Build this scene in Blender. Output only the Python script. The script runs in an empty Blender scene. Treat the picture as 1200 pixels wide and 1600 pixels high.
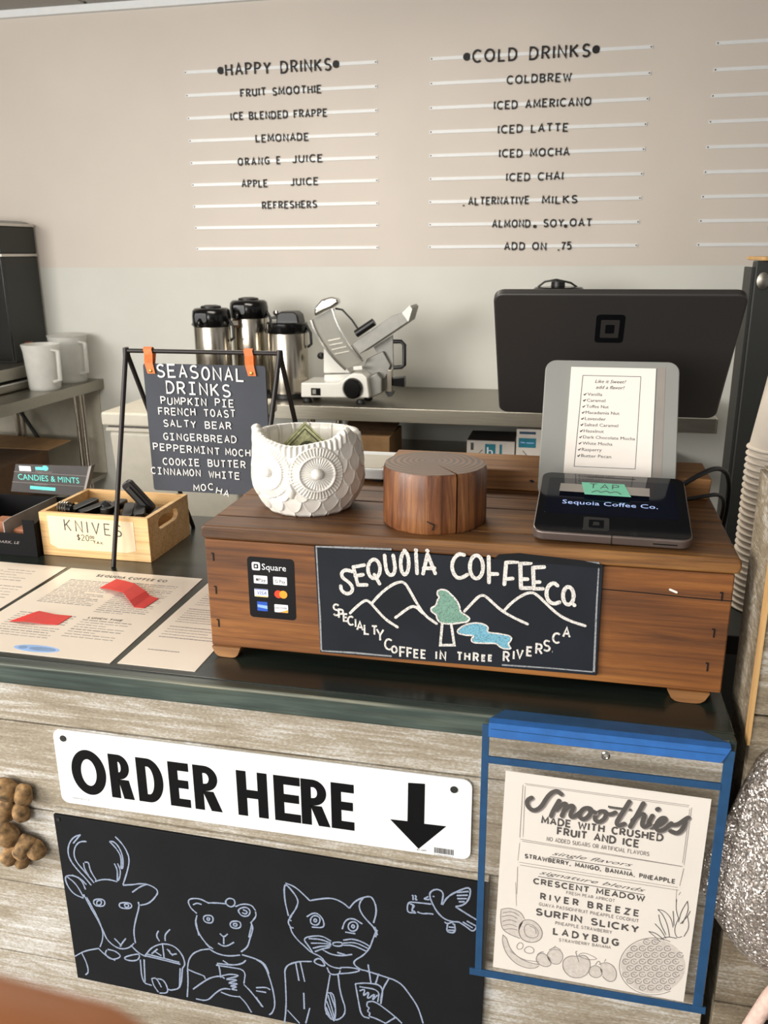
import bpy, bmesh, math, random
from mathutils import Vector, Matrix, Euler
R = math.radians
C = bpy.context.scene.collection
S = bpy.context.scene
random.seed(7)

# ---------------------------------------------------------------- camera
CAM_H = 1.50
pitch, yaw, roll, F_PX = R(17.0), R(12.6), R(-0.4), 1325.0
fw = Vector((-math.sin(yaw)*math.cos(pitch), math.cos(yaw)*math.cos(pitch), -math.sin(pitch)))
rt = Vector((math.cos(yaw), math.sin(yaw), 0)); up = rt.cross(fw)
rt2 = math.cos(roll)*rt + math.sin(roll)*up
up2 = -math.sin(roll)*rt + math.cos(roll)*up
cd = bpy.data.cameras.new('camera'); cam = bpy.data.objects.new('camera', cd); C.objects.link(cam)
cam.matrix_world = Matrix(((rt2.x, up2.x, -fw.x, 0), (rt2.y, up2.y, -fw.y, 0), (rt2.z, up2.z, -fw.z, CAM_H), (0, 0, 0, 1)))
cd.sensor_fit = 'HORIZONTAL'; cd.sensor_width = 36.0; cd.lens = F_PX*36.0/1200.0
cd.clip_start = 0.01; cd.clip_end = 50
cd.dof.use_dof = True; cd.dof.focus_distance = 1.05; cd.dof.aperture_fstop = cd.lens/1.9
S.camera = cam

# ---------------------------------------------------------------- light
w = bpy.data.worlds.new('world'); S.world = w; w.use_nodes = True
bg = w.node_tree.nodes['Background']; bg.inputs[0].default_value = (0.90, 0.88, 0.85, 1); bg.inputs[1].default_value = 0.32

def area(name, loc, aim, sx, sy, power, col):
    l = bpy.data.lights.new(name, 'AREA'); l.shape = 'RECTANGLE'; l.size = sx; l.size_y = sy; l.energy = power; l.color = col
    o = bpy.data.objects.new(name, l); C.objects.link(o); o.location = loc
    o.rotation_euler = (Vector(aim)-Vector(loc)).to_track_quat('-Z', 'Y').to_euler(); return o
area('window_light', (-3.4, -1.3, 1.9), (-0.3, 2.0, 1.6), 1.8, 1.5, 125, (1.0, 0.97, 0.93))
area('front_fill_light', (-1.6, -2.7, 1.7), (-0.5, 3.8, 2.6), 2.2, 1.5, 64, (1.0, 0.98, 0.95))  # added fill from the camera side, for counter front and steel reflections
area('ceiling_lamp_light', (-0.9, 2.2, 2.50), (-0.9, 2.2, 0), 1.2, 0.6, 22, (1.0, 0.93, 0.82))

S.view_settings.view_transform = 'Standard'; S.view_settings.look = 'None'
S.view_settings.gamma = 1.0; S.view_settings.use_curve_mapping = False
S.view_settings.exposure = 0.46

# ---------------------------------------------------------------- materials
def lin(c):
    return tuple(((v/255.0)/12.92 if v/255.0 <= 0.04045 else ((v/255.0+0.055)/1.055)**2.4) for v in c)
def newmat(name):
    m = bpy.data.materials.new(name); m.use_nodes = True
    return m, m.node_tree.nodes, m.node_tree.links, m.node_tree.nodes['Principled BSDF']
def coords(N, L, scale, rand=True):
    tc = N.new('ShaderNodeTexCoord'); mp = N.new('ShaderNodeMapping')
    mp.inputs['Scale'].default_value = scale
    if rand:
        oi = N.new('ShaderNodeObjectInfo'); cx = N.new('ShaderNodeCombineXYZ'); mu = N.new('ShaderNodeMath'); mu.operation = 'MULTIPLY'; mu.inputs[1].default_value = 37.0
        L.new(oi.outputs['Random'], mu.inputs[0]); L.new(mu.outputs[0], cx.inputs[0]); L.new(mu.outputs[0], cx.inputs[1]); L.new(mu.outputs[0], cx.inputs[2])
        L.new(cx.outputs[0], mp.inputs['Location'])
    L.new(tc.outputs['Object'], mp.inputs['Vector']); return mp
def ramp(N, stops):
    r = N.new('ShaderNodeValToRGB'); e = r.color_ramp.elements
    while len(e) < len(stops): e.new(0.5)
    for i, (p, c) in enumerate(stops):
        e[i].position = p; e[i].color = (*lin(c), 1)
    return r
def plain(name, col, rough=0.6, metal=0.0, noise=0.06, nscale=30, bump=0.0, coat=0.0, emit=0.0, spec=0.5):
    m, N, L, b = newmat(name)
    mp = coords(N, L, (nscale,)*3); no = N.new('ShaderNodeTexNoise'); no.inputs['Scale'].default_value = 1.0; no.inputs['Detail'].default_value = 4
    L.new(mp.outputs[0], no.inputs['Vector'])
    lo = tuple(max(0, v*(1-noise)) for v in col); hi = tuple(min(255, v*(1+noise)) for v in col)
    r = ramp(N, [(0.3, lo), (0.7, hi)]); L.new(no.outputs['Fac'], r.inputs[0]); L.new(r.outputs[0], b.inputs['Base Color'])
    b.inputs['Roughness'].default_value = rough; b.inputs['Metallic'].default_value = metal
    b.inputs['Coat Weight'].default_value = coat; b.inputs['Specular IOR Level'].default_value = spec
    if emit: b.inputs['Emission Color'].default_value = (*lin(col), 1); b.inputs['Emission Strength'].default_value = emit
    if bump:
        bu = N.new('ShaderNodeBump'); bu.inputs['Strength'].default_value = bump; bu.inputs['Distance'].default_value = 0.002
        L.new(no.outputs['Fac'], bu.inputs['Height']); L.new(bu.outputs[0], b.inputs['Normal'])
    return m
def wood(name, dark, mid, light, axis=0, grain=60, rough=0.5, bump=0.3, blotch=6.0, coat=0.0, dist=0.6, fine=0.35):
    m, N, L, b = newmat(name)
    sc = [grain]*3; sc[axis] = grain*0.06
    mp = coords(N, L, tuple(sc)); no = N.new('ShaderNodeTexNoise'); no.inputs['Scale'].default_value = 1; no.inputs['Detail'].default_value = 7; no.inputs['Roughness'].default_value = 0.65; no.inputs['Distortion'].default_value = dist
    L.new(mp.outputs[0], no.inputs['Vector'])
    sc2 = [blotch]*3; sc2[axis] = blotch*0.35
    mp2 = coords(N, L, tuple(sc2)); n2 = N.new('ShaderNodeTexNoise'); n2.inputs['Scale'].default_value = 1; n2.inputs['Detail'].default_value = 5
    L.new(mp2.outputs[0], n2.inputs['Vector'])
    sc4 = [grain*5]*3; sc4[axis] = grain*0.10
    mp4 = coords(N, L, tuple(sc4)); n4 = N.new('ShaderNodeTexNoise'); n4.inputs['Scale'].default_value = 1; n4.inputs['Detail'].default_value = 3
    L.new(mp4.outputs[0], n4.inputs['Vector'])
    mx = N.new('ShaderNodeMix'); mx.data_type = 'FLOAT'; mx.inputs[0].default_value = 0.45
    L.new(no.outputs['Fac'], mx.inputs[2]); L.new(n2.outputs['Fac'], mx.inputs[3])
    r = ramp(N, [(0.34, dark), (0.5, mid), (0.66, light)]); L.new(mx.outputs[0], r.inputs[0])
    r4 = ramp(N, [(0.36, (150, 138, 128)), (0.50, (255, 255, 255))]); L.new(n4.outputs['Fac'], r4.inputs[0])
    ml = N.new('ShaderNodeMix'); ml.data_type = 'RGBA'; ml.blend_type = 'MULTIPLY'; ml.inputs[0].default_value = fine
    L.new(r.outputs[0], ml.inputs[6]); L.new(r4.outputs[0], ml.inputs[7]); L.new(ml.outputs[2], b.inputs['Base Color'])
    bu = N.new('ShaderNodeBump'); bu.inputs['Strength'].default_value = bump; bu.inputs['Distance'].default_value = 0.001
    L.new(no.outputs['Fac'], bu.inputs['Height']); L.new(bu.outputs[0], b.inputs['Normal'])
    b.inputs['Roughness'].default_value = rough; b.inputs['Coat Weight'].default_value = coat; b.inputs['Coat Roughness'].default_value = 0.25
    return m
def whitewash(name, base, wash, shade, amount=0.5):
    """rough sawn grey-brown board under a worn white wash"""
    m, N, L, b = newmat(name)
    mp = coords(N, L, (7, 60, 110)); n1 = N.new('ShaderNodeTexNoise'); n1.inputs['Scale'].default_value = 1; n1.inputs['Detail'].default_value = 8; n1.inputs['Roughness'].default_value = 0.7; n1.inputs['Distortion'].default_value = 1.2
    L.new(mp.outputs[0], n1.inputs['Vector'])
    mp3 = coords(N, L, (260, 60, 520)); n3 = N.new('ShaderNodeTexNoise'); n3.inputs['Scale'].default_value = 1; n3.inputs['Detail'].default_value = 3; n3.inputs['Distortion'].default_value = 0.4
    L.new(mp3.outputs[0], n3.inputs['Vector'])
    mp4 = coords(N, L, (5, 20, 14)); n4 = N.new('ShaderNodeTexNoise'); n4.inputs['Scale'].default_value = 1; n4.inputs['Detail'].default_value = 5; n4.inputs['Distortion'].default_value = 0.8
    L.new(mp4.outputs[0], n4.inputs['Vector'])
    a1 = N.new('ShaderNodeMath'); a1.operation = 'MULTIPLY_ADD'; a1.inputs[1].default_value = 0.55; L.new(n1.outputs['Fac'], a1.inputs[0])
    a2 = N.new('ShaderNodeMath'); a2.operation = 'MULTIPLY_ADD'; a2.inputs[1].default_value = 0.28; L.new(n3.outputs['Fac'], a2.inputs[0])
    a3 = N.new('ShaderNodeMath'); a3.operation = 'MULTIPLY'; a3.inputs[1].default_value = 0.42; L.new(n4.outputs['Fac'], a3.inputs[0])
    L.new(a3.outputs[0], a2.inputs[2]); L.new(a2.outputs[0], a1.inputs[2])
    c = 0.63 + (0.5-amount)*0.3
    r = ramp(N, [(c-0.17, shade), (c-0.01, base), (c+0.15, wash)]); L.new(a1.outputs[0], r.inputs[0]); L.new(r.outputs[0], b.inputs['Base Color'])
    bu = N.new('ShaderNodeBump'); bu.inputs['Strength'].default_value = 0.5; bu.inputs['Distance'].default_value = 0.0012
    L.new(a1.outputs[0], bu.inputs['Height']); L.new(bu.outputs[0], b.inputs['Normal'])
    b.inputs['Roughness'].default_value = 0.75; return m
def steel(name, col, rough=0.28, axis=0):
    m, N, L, b = newmat(name)
    sc = [400]*3; sc[axis] = 8
    mp = coords(N, L, tuple(sc)); no = N.new('ShaderNodeTexNoise'); no.inputs['Scale'].default_value = 1; L.new(mp.outputs[0], no.inputs['Vector'])
    r = ramp(N, [(0.3, tuple(v*0.9 for v in col)), (0.7, col)]); L.new(no.outputs['Fac'], r.inputs[0]); L.new(r.outputs[0], b.inputs['Base Color'])
    b.inputs['Metallic'].default_value = 1; b.inputs['Roughness'].default_value = rough; return m
def chalk(name, col):
    m, N, L, b = newmat(name)
    mp = coords(N, L, (700,)*3, False); no = N.new('ShaderNodeTexNoise'); no.inputs['Scale'].default_value = 1; no.inputs['Detail'].default_value = 3; L.new(mp.outputs[0], no.inputs['Vector'])
    r = ramp(N, [(0.25, tuple(v*0.62 for v in col)), (0.55, col)]); L.new(no.outputs['Fac'], r.inputs[0]); L.new(r.outputs[0], b.inputs['Base Color'])
    b.inputs['Roughness'].default_value = 0.95; return m

M = {}
M['upper'] = plain('beige_wall_panel', (202, 192, 181), 0.55, noise=0.012, nscale=3)
M['lower'] = plain('pale_grey_wall', (203, 202, 193), 0.6, noise=0.02, nscale=2.5)
M['ceil'] = plain('ceiling_tile', (168, 164, 158), 0.9, noise=0.05, nscale=120, bump=0.3)
M['white'] = plain('white_paint', (226, 228, 228), 0.4, noise=0.01)
M['rail'] = plain('white_rail_plastic', (218, 219, 218), 0.35, noise=0.01)
M['floor'] = plain('floor_tile', (88, 78, 68), 0.5, noise=0.1, nscale=8)
M['letter'] = plain('black_letter_plastic', (24, 21, 20), 0.55, noise=0.05, spec=0.3)
M['steel'] = steel('brushed_steel', (214, 208, 192), 0.30)
M['steelv'] = steel('brushed_steel_upright', (198, 190, 176), 0.22, 2)
M['steelr'] = steel('satin_steel_sheet', (158, 153, 142), 0.34)
M['alu'] = plain('grey_cast_aluminium', (128, 126, 120), 0.42, metal=0.55, noise=0.04)
M['chrome'] = steel('polished_steel', (205, 203, 198), 0.12)
M['black'] = plain('black_plastic', (13, 12, 12), 0.4, noise=0.1)
M['blacks'] = plain('glossy_black_plastic', (8, 8, 9), 0.18, noise=0.05)
M['darkmetal'] = plain('dark_grey_painted_metal', (38, 39, 36), 0.55, noise=0.08, nscale=6)
M['iron'] = plain('black_iron_rod', (38, 33, 31), 0.45, metal=0.3, noise=0.1)
M['leather'] = plain('orange_leather', (206, 108, 44), 0.6, noise=0.1, nscale=120, bump=0.2)
M['brass'] = steel('brass_rivet', (214, 160, 80), 0.25)
M['slate'] = plain('charcoal_sign_board', (58, 61, 68), 0.75, noise=0.05, nscale=18)
M['wletter'] = plain('white_sign_letter', (212, 211, 208), 0.5, noise=0.02)
M['green'] = wood('dark_green_stained_worktop', (17, 22, 19), (30, 38, 33), (50, 56, 47), 0, 34, 0.26, 0.25, 7, coat=0.2)
M['greene'] = wood('worn_green_edge', (34, 44, 40), (58, 70, 64), (92, 102, 92), 0, 50, 0.42, 0.3, 14)
M['worn'] = wood('worn_bare_edge', (44, 54, 48), (92, 98, 86), (150, 146, 124), 0, 60, 0.5, 0.3, 10)
M['wash'] = whitewash('whitewashed_board', (158, 147, 128), (212, 210, 206), (120, 107, 88), 0.52)
M['wash2'] = whitewash('weathered_board', (134, 121, 100), (188, 183, 174), (92, 80, 62), 0.36)
M['rawedge'] = wood('raw_wood_edge', (150, 110, 64), (186, 146, 92), (208, 172, 118), 2, 50, 0.7)
M['chest'] = wood('aged_brown_pine', (66, 36, 14), (124, 74, 29), (168, 110, 50), 0, 48, 0.6, 0.5, 9, fine=0.42)
M['lid'] = wood('aged_brown_pine_lid', (50, 30, 13), (104, 66, 29), (152, 106, 54), 0, 50, 0.55, 0.6, 10, fine=0.5)
M['plank'] = wood('driftwood_plank', (92, 58, 28), (140, 96, 54), (172, 126, 76), 0, 50, 0.55, 0.3, 7)
M['crate'] = wood('light_pine', (206, 158, 98), (226, 182, 122), (238, 200, 146), 0, 60, 0.5, 0.1, 8)
M['bark'] = wood('varnished_log_side', (54, 28, 14), (112, 66, 36), (164, 112, 66), 2, 70, 0.45, 0.6, 30, coat=0.12, dist=1.6, fine=0.35)
M['cerpot'] = plain('cream_glazed_ceramic', (236, 231, 221), 0.2, noise=0.02, nscale=20, coat=0.3)
M['cerin'] = plain('inner_ceramic', (206, 192, 160), 0.35, noise=0.04)
M['board'] = plain('chalkboard_black', (13, 15, 18), 0.75, noise=0.25, nscale=14, spec=0.3)
M['sboard'] = plain('slate_blue_chalkboard', (22, 26, 33), 0.7, noise=0.18, nscale=16, spec=0.3)
M['chalkw'] = chalk('white_chalk', (226, 220, 212)); M['chalkb'] = chalk('bluish_white_chalk', (150, 162, 184))
M['chalkg'] = chalk('green_chalk', (122, 160, 142)); M['chalkr'] = chalk('blue_chalk', (118, 176, 196)); M['chalkd'] = chalk('faint_chalk', (150, 152, 154))
M['sign'] = plain('white_plastic_sign', (240, 240, 238), 0.35, noise=0.01)
M['ink'] = plain('black_ink', (10, 10, 11), 0.7, noise=0.05, spec=0.15)
M['inkg'] = plain('grey_ink', (70, 66, 66), 0.7, noise=0.05); M['inkl'] = plain('light_grey_ink', (142, 134, 130), 0.8, noise=0.05)
M['paper'] = plain('printed_paper', (238, 230, 220), 0.75, noise=0.012, nscale=10)
M['sheet'] = plain('laminated_sheet', (238, 224, 206), 0.28, noise=0.01, nscale=8, coat=0.3)
M['fill'] = plain('pale_grey_print', (214, 205, 196), 0.75, noise=0.05, nscale=300)
M['note'] = plain('masking_label', (236, 214, 176), 0.7, noise=0.02)
M['tape'] = plain('blue_painter_tape', (40, 98, 166), 0.6, noise=0.06, nscale=60, bump=0.1)
M['taped'] = plain('darker_blue_tape', (38, 78, 118), 0.6, noise=0.06, nscale=60)  # same tape in a darker blue, for its top piece
M['tapes'] = plain('blue_sleeve_edging', (28, 70, 108), 0.55, noise=0.06, nscale=80)
M['redp'] = plain('red_paper', (214, 42, 34), 0.6, noise=0.03)
M['cup'] = plain('white_paper_cup', (226, 214, 198), 0.6, noise=0.02)
M['box'] = plain('cardboard', (150, 116, 78), 0.8, noise=0.08, nscale=20)
M['boxd'] = plain('dark_cardboard', (84, 60, 38), 0.85, noise=0.1, nscale=20)
M['wbox'] = plain('white_carton', (206, 198, 188), 0.7, noise=0.02)
M['teal'] = plain('teal_print', (24, 112, 130), 0.6); M['navy'] = plain('navy_print', (26, 62, 84), 0.6)
M['bin'] = plain('off_white_bin_plastic', (190, 184, 168), 0.5, noise=0.02)
M['candy'] = plain('charcoal_carton', (56, 50, 47), 0.55, noise=0.06); M['candyd'] = plain('black_carton', (10, 9, 10), 0.8, noise=0.06, spec=0.2)
M['mint'] = plain('mint_print', (98, 214, 200), 0.5); M['edge'] = plain('grey_card_edge', (150, 144, 138), 0.7)
M['monitor'] = plain('dark_grey_display_shell', (60, 57, 55), 0.42, metal=0.3, noise=0.03, nscale=4)
M['stand'] = plain('grey_metal_stand', (150, 150, 144), 0.5, metal=0.2, noise=0.02, nscale=5)
M['rim'] = plain('brown_grey_metal_rim', (112, 100, 94), 0.35, metal=0.6, noise=0.04)
M['glass'] = plain('black_screen_glass', (9, 11, 16), 0.06, noise=0.05, coat=0.5)
M['lit'] = plain('lit_screen_area', (10, 14, 26), 0.06, emit=0.10)
M['litt'] = plain('lit_screen_text', (150, 170, 215), 0.3, emit=0.6)
M['sticky'] = plain('mint_sticky_note', (120, 200, 168), 0.7, noise=0.02)
M['stickyl'] = plain('clear_tape_strip', (150, 142, 134), 0.3, noise=0.03)
M['silver'] = None
M['blush'] = plain('pale_pink_fabric', (214, 182, 168), 0.9, noise=0.06, nscale=200, bump=0.4)
M['cork'] = plain('tan_cork', (132, 104, 70), 0.9, noise=0.4, nscale=110, bump=0.6)
M['skin'] = plain('skin', (204, 128, 78), 0.55, noise=0.04, nscale=60)
M['banknote'] = plain('green_banknote', (156, 156, 118), 0.8, noise=0.25, nscale=160); M['banknoted'] = plain('banknote_print', (70, 74, 50), 0.8)
M['visaw'] = plain('sticker_white', (238, 238, 240), 0.4, noise=0.0); M['visab'] = plain('sticker_blue', (38, 82, 176), 0.4); M['visay'] = plain('sticker_yellow', (232, 196, 90), 0.4)
M['mcr'] = plain('sticker_red', (230, 66, 38), 0.4); M['mco'] = plain('sticker_orange', (244, 158, 48), 0.4)
M['stickb'] = plain('sticker_black', (12, 12, 15), 0.3); M['lblue'] = plain('sticker_light_blue', (150, 186, 236), 0.4)
M['bluep'] = plain('blue_print', (120, 150, 190), 0.6); M['green2'] = plain('green_wrapper', (120, 150, 40), 0.5)
M['orangep'] = plain('orange_print', (150, 92, 58), 0.6)
M['cableb'] = plain('black_rubber', (16, 15, 15), 0.5)
M['nailm'] = plain('dark_iron_nail', (30, 24, 22), 0.6, metal=0.5)
M['whitebody'] = plain('white_enamel', (222, 220, 212), 0.3, noise=0.01, coat=0.3)
# translucent plastics
def clear(name, col, alpha, rough=0.08):
    m, N, L, b = newmat(name)
    mp = coords(N, L, (6, 6, 6)); no = N.new('ShaderNodeTexNoise'); L.new(mp.outputs[0], no.inputs['Vector'])
    r = ramp(N, [(0.3, tuple(v*0.97 for v in col)), (0.7, col)]); L.new(no.outputs['Fac'], r.inputs[0])
    tr = N.new('ShaderNodeBsdfTransparent'); L.new(r.outputs[0], b.inputs['Base Color']); b.inputs['Roughness'].default_value = rough
    mx = N.new('ShaderNodeMixShader'); mx.inputs[0].default_value = alpha
    L.new(tr.outputs[0], mx.inputs[1]); L.new(b.outputs[0], mx.inputs[2]); L.new(mx.outputs[0], N['Material Output'].inputs[0]); return m
M['sleeve'] = clear('clear_vinyl', (160, 150, 135), 0.06)
M['pitcher'] = clear('frosted_plastic', (226, 225, 218), 0.5, 0.4)
M['blade'] = clear('smoked_blade_guard', (150, 148, 138), 0.8, 0.2)
def glitter():
    m, N, L, b = newmat('silver_glitter')
    mp = coords(N, L, (640,)*3); v = N.new('ShaderNodeTexVoronoi'); v.inputs['Scale'].default_value = 1; L.new(mp.outputs[0], v.inputs['Vector'])
    geo = N.new('ShaderNodeNewGeometry'); su = N.new('ShaderNodeVectorMath'); su.operation = 'SUBTRACT'; su.inputs[1].default_value = (0.5, 0.5, 0.5); L.new(v.outputs['Color'], su.inputs[0])
    sc = N.new('ShaderNodeVectorMath'); sc.operation = 'SCALE'; sc.inputs['Scale'].default_value = 1.5; L.new(su.outputs[0], sc.inputs[0])
    ad = N.new('ShaderNodeVectorMath'); ad.operation = 'ADD'; L.new(geo.outputs['Normal'], ad.inputs[0]); L.new(sc.outputs[0], ad.inputs[1])
    nn = N.new('ShaderNodeVectorMath'); nn.operation = 'NORMALIZE'; L.new(ad.outputs[0], nn.inputs[0]); L.new(nn.outputs[0], b.inputs['Normal'])
    r = ramp(N, [(0.0, (140, 126, 116)), (1.0, (232, 224, 216))]); sp = N.new('ShaderNodeSeparateColor'); L.new(v.outputs['Color'], sp.inputs[0]); L.new(sp.outputs[0], r.inputs[0]); L.new(r.outputs[0], b.inputs['Base Color'])
    b.inputs['Metallic'].default_value = 0.7; b.inputs['Roughness'].default_value = 0.34; return m
M['silver'] = glitter()
def rings():
    m, N, L, b = newmat('growth_rings')
    tc = N.new('ShaderNodeTexCoord'); mp = N.new('ShaderNodeMapping'); mp.inputs['Location'].default_value = (0.006, -0.012, 0); L.new(tc.outputs['Object'], mp.inputs[0])
    no = N.new('ShaderNodeTexNoise'); no.inputs['Scale'].default_value = 22; L.new(mp.outputs[0], no.inputs['Vector'])
    wv = N.new('ShaderNodeTexWave'); wv.wave_type = 'RINGS'; wv.rings_direction = 'Z'; wv.inputs['Scale'].default_value = 46; wv.inputs['Distortion'].default_value = 2.2; wv.inputs['Detail'].default_value = 2; wv.inputs['Detail Scale'].default_value = 0.6
    L.new(mp.outputs[0], wv.inputs['Vector'])
    r = ramp(N, [(0.0, (58, 34, 16)), (0.5, (102, 66, 34)), (1.0, (132, 92, 50))]); L.new(wv.outputs['Fac'], r.inputs[0])
    mix = N.new('ShaderNodeMix'); mix.data_type = 'RGBA'; mix.blend_type = 'MULTIPLY'; mix.inputs[0].default_value = 0.6
    r2 = ramp(N, [(0.3, (170, 160, 150)), (0.7, (255, 250, 240))]); L.new(no.outputs['Fac'], r2.inputs[0])
    L.new(r.outputs[0], mix.inputs[6]); L.new(r2.outputs[0], mix.inputs[7]); L.new(mix.outputs[2], b.inputs['Base Color'])
    b.inputs['Roughness'].default_value = 0.4; b.inputs['Coat Weight'].default_value = 0.3; return m
M['rings'] = rings()

# ---------------------------------------------------------------- mesh helpers
class MB:
    def __init__(self): self.v = []; self.f = []
    def quad_strip(self, a, b): pass
    def box(self, x0, x1, y0, y1, z0, z1):
        n = len(self.v)
        self.v += [(x0,y0,z0),(x1,y0,z0),(x1,y1,z0),(x0,y1,z0),(x0,y0,z1),(x1,y0,z1),(x1,y1,z1),(x0,y1,z1)]
        self.f += [tuple(n+i for i in q) for q in ((0,3,2,1),(4,5,6,7),(0,1,5,4),(1,2,6,5),(2,3,7,6),(3,0,4,7))]; return self
    def prism(self, poly, fn, t0, t1):
        """poly 2D; fn(u,v,t)->xyz"""
        n = len(self.v); k = len(poly)
        self.v += [fn(u, v, t0) for u, v in poly] + [fn(u, v, t1) for u, v in poly]
        self.f += [tuple(range(n+k-1, n-1, -1)), tuple(range(n+k, n+2*k))]
        self.f += [(n+i, n+(i+1) % k, n+k+(i+1) % k, n+k+i) for i in range(k)]; return self
    def tube(self, pts, r, seg=8, cap=True):
        pts = [Vector(p) for p in pts]; n0 = len(self.v); k = len(pts)
        rr = r if isinstance(r, (list, tuple)) else [r]*k
        prev = None
        for i, p in enumerate(pts):
            t = (pts[min(i+1, k-1)]-pts[max(i-1, 0)]).normalized()
            if prev is None:
                a = Vector((0, 0, 1)) if abs(t.z) < 0.9 else Vector((1, 0, 0)); u = t.cross(a).normalized()
            else:
                u = (prev-t*prev.dot(t)).normalized()
            prev = u; v = t.cross(u)
            for j in range(seg):
                an = 2*math.pi*j/seg; q = p+(u*math.cos(an)+v*math.sin(an))*rr[i]; self.v.append(tuple(q))
        for i in range(k-1):
            for j in range(seg):
                a = n0+i*seg+j; b = n0+i*seg+(j+1) % seg; self.f.append((a, b, b+seg, a+seg))
        if cap:
            self.f.append(tuple(n0+j for j in range(seg-1, -1, -1))); self.f.append(tuple(n0+(k-1)*seg+j for j in range(seg)))
        return self
    def lathe(self, prof, cx, cy, seg=32, a0=0, a1=360, cz=0, caps=True):
        n0 = len(self.v); k = len(prof); full = (a1-a0) >= 360; m = seg if full else seg+1
        for i in range(m):
            an = R(a0+(a1-a0)*i/seg)
            for r, z in prof: self.v.append((cx+r*math.cos(an), cy+r*math.sin(an), cz+z))
        for i in range(seg):
            i2 = (i+1) % m if full else i+1
            for j in range(k-1):
                self.f.append((n0+i*k+j, n0+i2*k+j, n0+i2*k+j+1, n0+i*k+j+1))
        if full and caps:
            if prof[0][0] > 1e-6: self.f.append(tuple(n0+i*k for i in range(m-1, -1, -1)))
            if prof[-1][0] > 1e-6: self.f.append(tuple(n0+i*k+k-1 for i in range(m)))
        return self
    def xf(self, M4):
        self.v = [tuple(M4 @ Vector(p)) for p in self.v]; return self
def obj(name, mb, mat, parent=None, local=False, bevel=0.0, smooth=False, seg=2):
    me = bpy.data.meshes.new(name)
    vs = mb.v
    if parent is not None and not local:
        o0 = WORLD.get(parent.name, Vector((0, 0, 0))); vs = [(x-o0.x, y-o0.y, z-o0.z) for x, y, z in vs]
    me.from_pydata(vs, [], mb.f); me.update()
    bm = bmesh.new(); bm.from_mesh(me)
    bmesh.ops.remove_doubles(bm, verts=bm.verts, dist=1e-7)
    bmesh.ops.recalc_face_normals(bm, faces=bm.faces)
    bm.to_mesh(me); bm.free()
    me.materials.append(mat)
    o = bpy.data.objects.new(name, me); C.objects.link(o)
    if parent is not None:
        o.parent = parent; WORLD[o.name] = WORLD.get(parent.name, Vector((0, 0, 0)))
    if smooth:
        for p in me.polygons: p.use_smooth = True
        if smooth != 'full':
            try: me.set_sharp_from_angle(angle=R(40))
            except Exception: pass
    if bevel:
        b = o.modifiers.new('bevel', 'BEVEL'); b.width = bevel; b.segments = seg; b.limit_method = 'ANGLE'; b.angle_limit = R(40)
        if smooth is False:
            for p in me.polygons: p.use_smooth = True
            b.harden_normals = True
    return o
WORLD = {}
def thing(name, label, cat, loc=(0, 0, 0), rot=None, group=None):
    o = bpy.data.objects.new(name, None); C.objects.link(o); o.location = loc; o.empty_display_size = 0.02
    WORLD[o.name] = Vector(loc)
    if rot: o.rotation_euler = rot
    o['label'] = label; o['category'] = cat
    if group: o['group'] = group
    return o
def tag(o, label, cat, group=None):
    o['label'] = label; o['category'] = cat
    if group: o['group'] = group
    return o
def dup(root, loc, rotz=None, label=None, rot=None):
    def cp(o, parent):
        c = o.copy(); C.objects.link(c); c.parent = parent
        for ch in KIDS.get(o.name, [x for x in o.children]): cp(ch, c)
        return c
    r = cp(root, None); r.location = loc
    if rotz is not None: r.rotation_euler = (0, 0, rotz)
    if rot is not None: r.rotation_euler = rot
    if label: r['label'] = label
    return r
KIDS = {}
def struct(name, mb, mat, parent=None, **k):
    o = obj(name, mb, mat, parent, **k)
    if parent is None: o['kind'] = 'structure'
    return o
def rrect(x0, x1, y0, y1, r, n=4):
    p = []
    for cx, cy, a in ((x1-r, y1-r, 0), (x0+r, y1-r, 90), (x0+r, y0+r, 180), (x1-r, y0+r, 270)):
        for i in range(n+1):
            t = R(a+90*i/n); p.append((cx+r*math.cos(t), cy+r*math.sin(t)))
    return p
def arc(cx, cy, rx, ry, a0, a1, n=8):
    return [(cx+rx*math.cos(R(a0+(a1-a0)*i/n)), cy+ry*math.sin(R(a0+(a1-a0)*i/n))) for i in range(n+1)]
def XZ(y):      # a drawing plane parallel to the counter front, facing the room
    return lambda u, v, t: (u, y-t, v)
def XY(z):
    return lambda u, v, t: (u, v, z+t)
def chaikin(pl, n=2):
    if len(pl) < 3: return pl
    closed = abs(pl[0][0]-pl[-1][0]) < 1e-9 and abs(pl[0][1]-pl[-1][1]) < 1e-9
    for _ in range(n):
        q = [] if closed else [pl[0]]
        for a, b in zip(pl[:-1], pl[1:]):
            q += [(0.75*a[0]+0.25*b[0], 0.75*a[1]+0.25*b[1]), (0.25*a[0]+0.75*b[0], 0.25*a[1]+0.75*b[1])]
        if closed: q.append(q[0])
        else: q.append(pl[-1])
        pl = q
    return pl
_lay = 0
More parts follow.
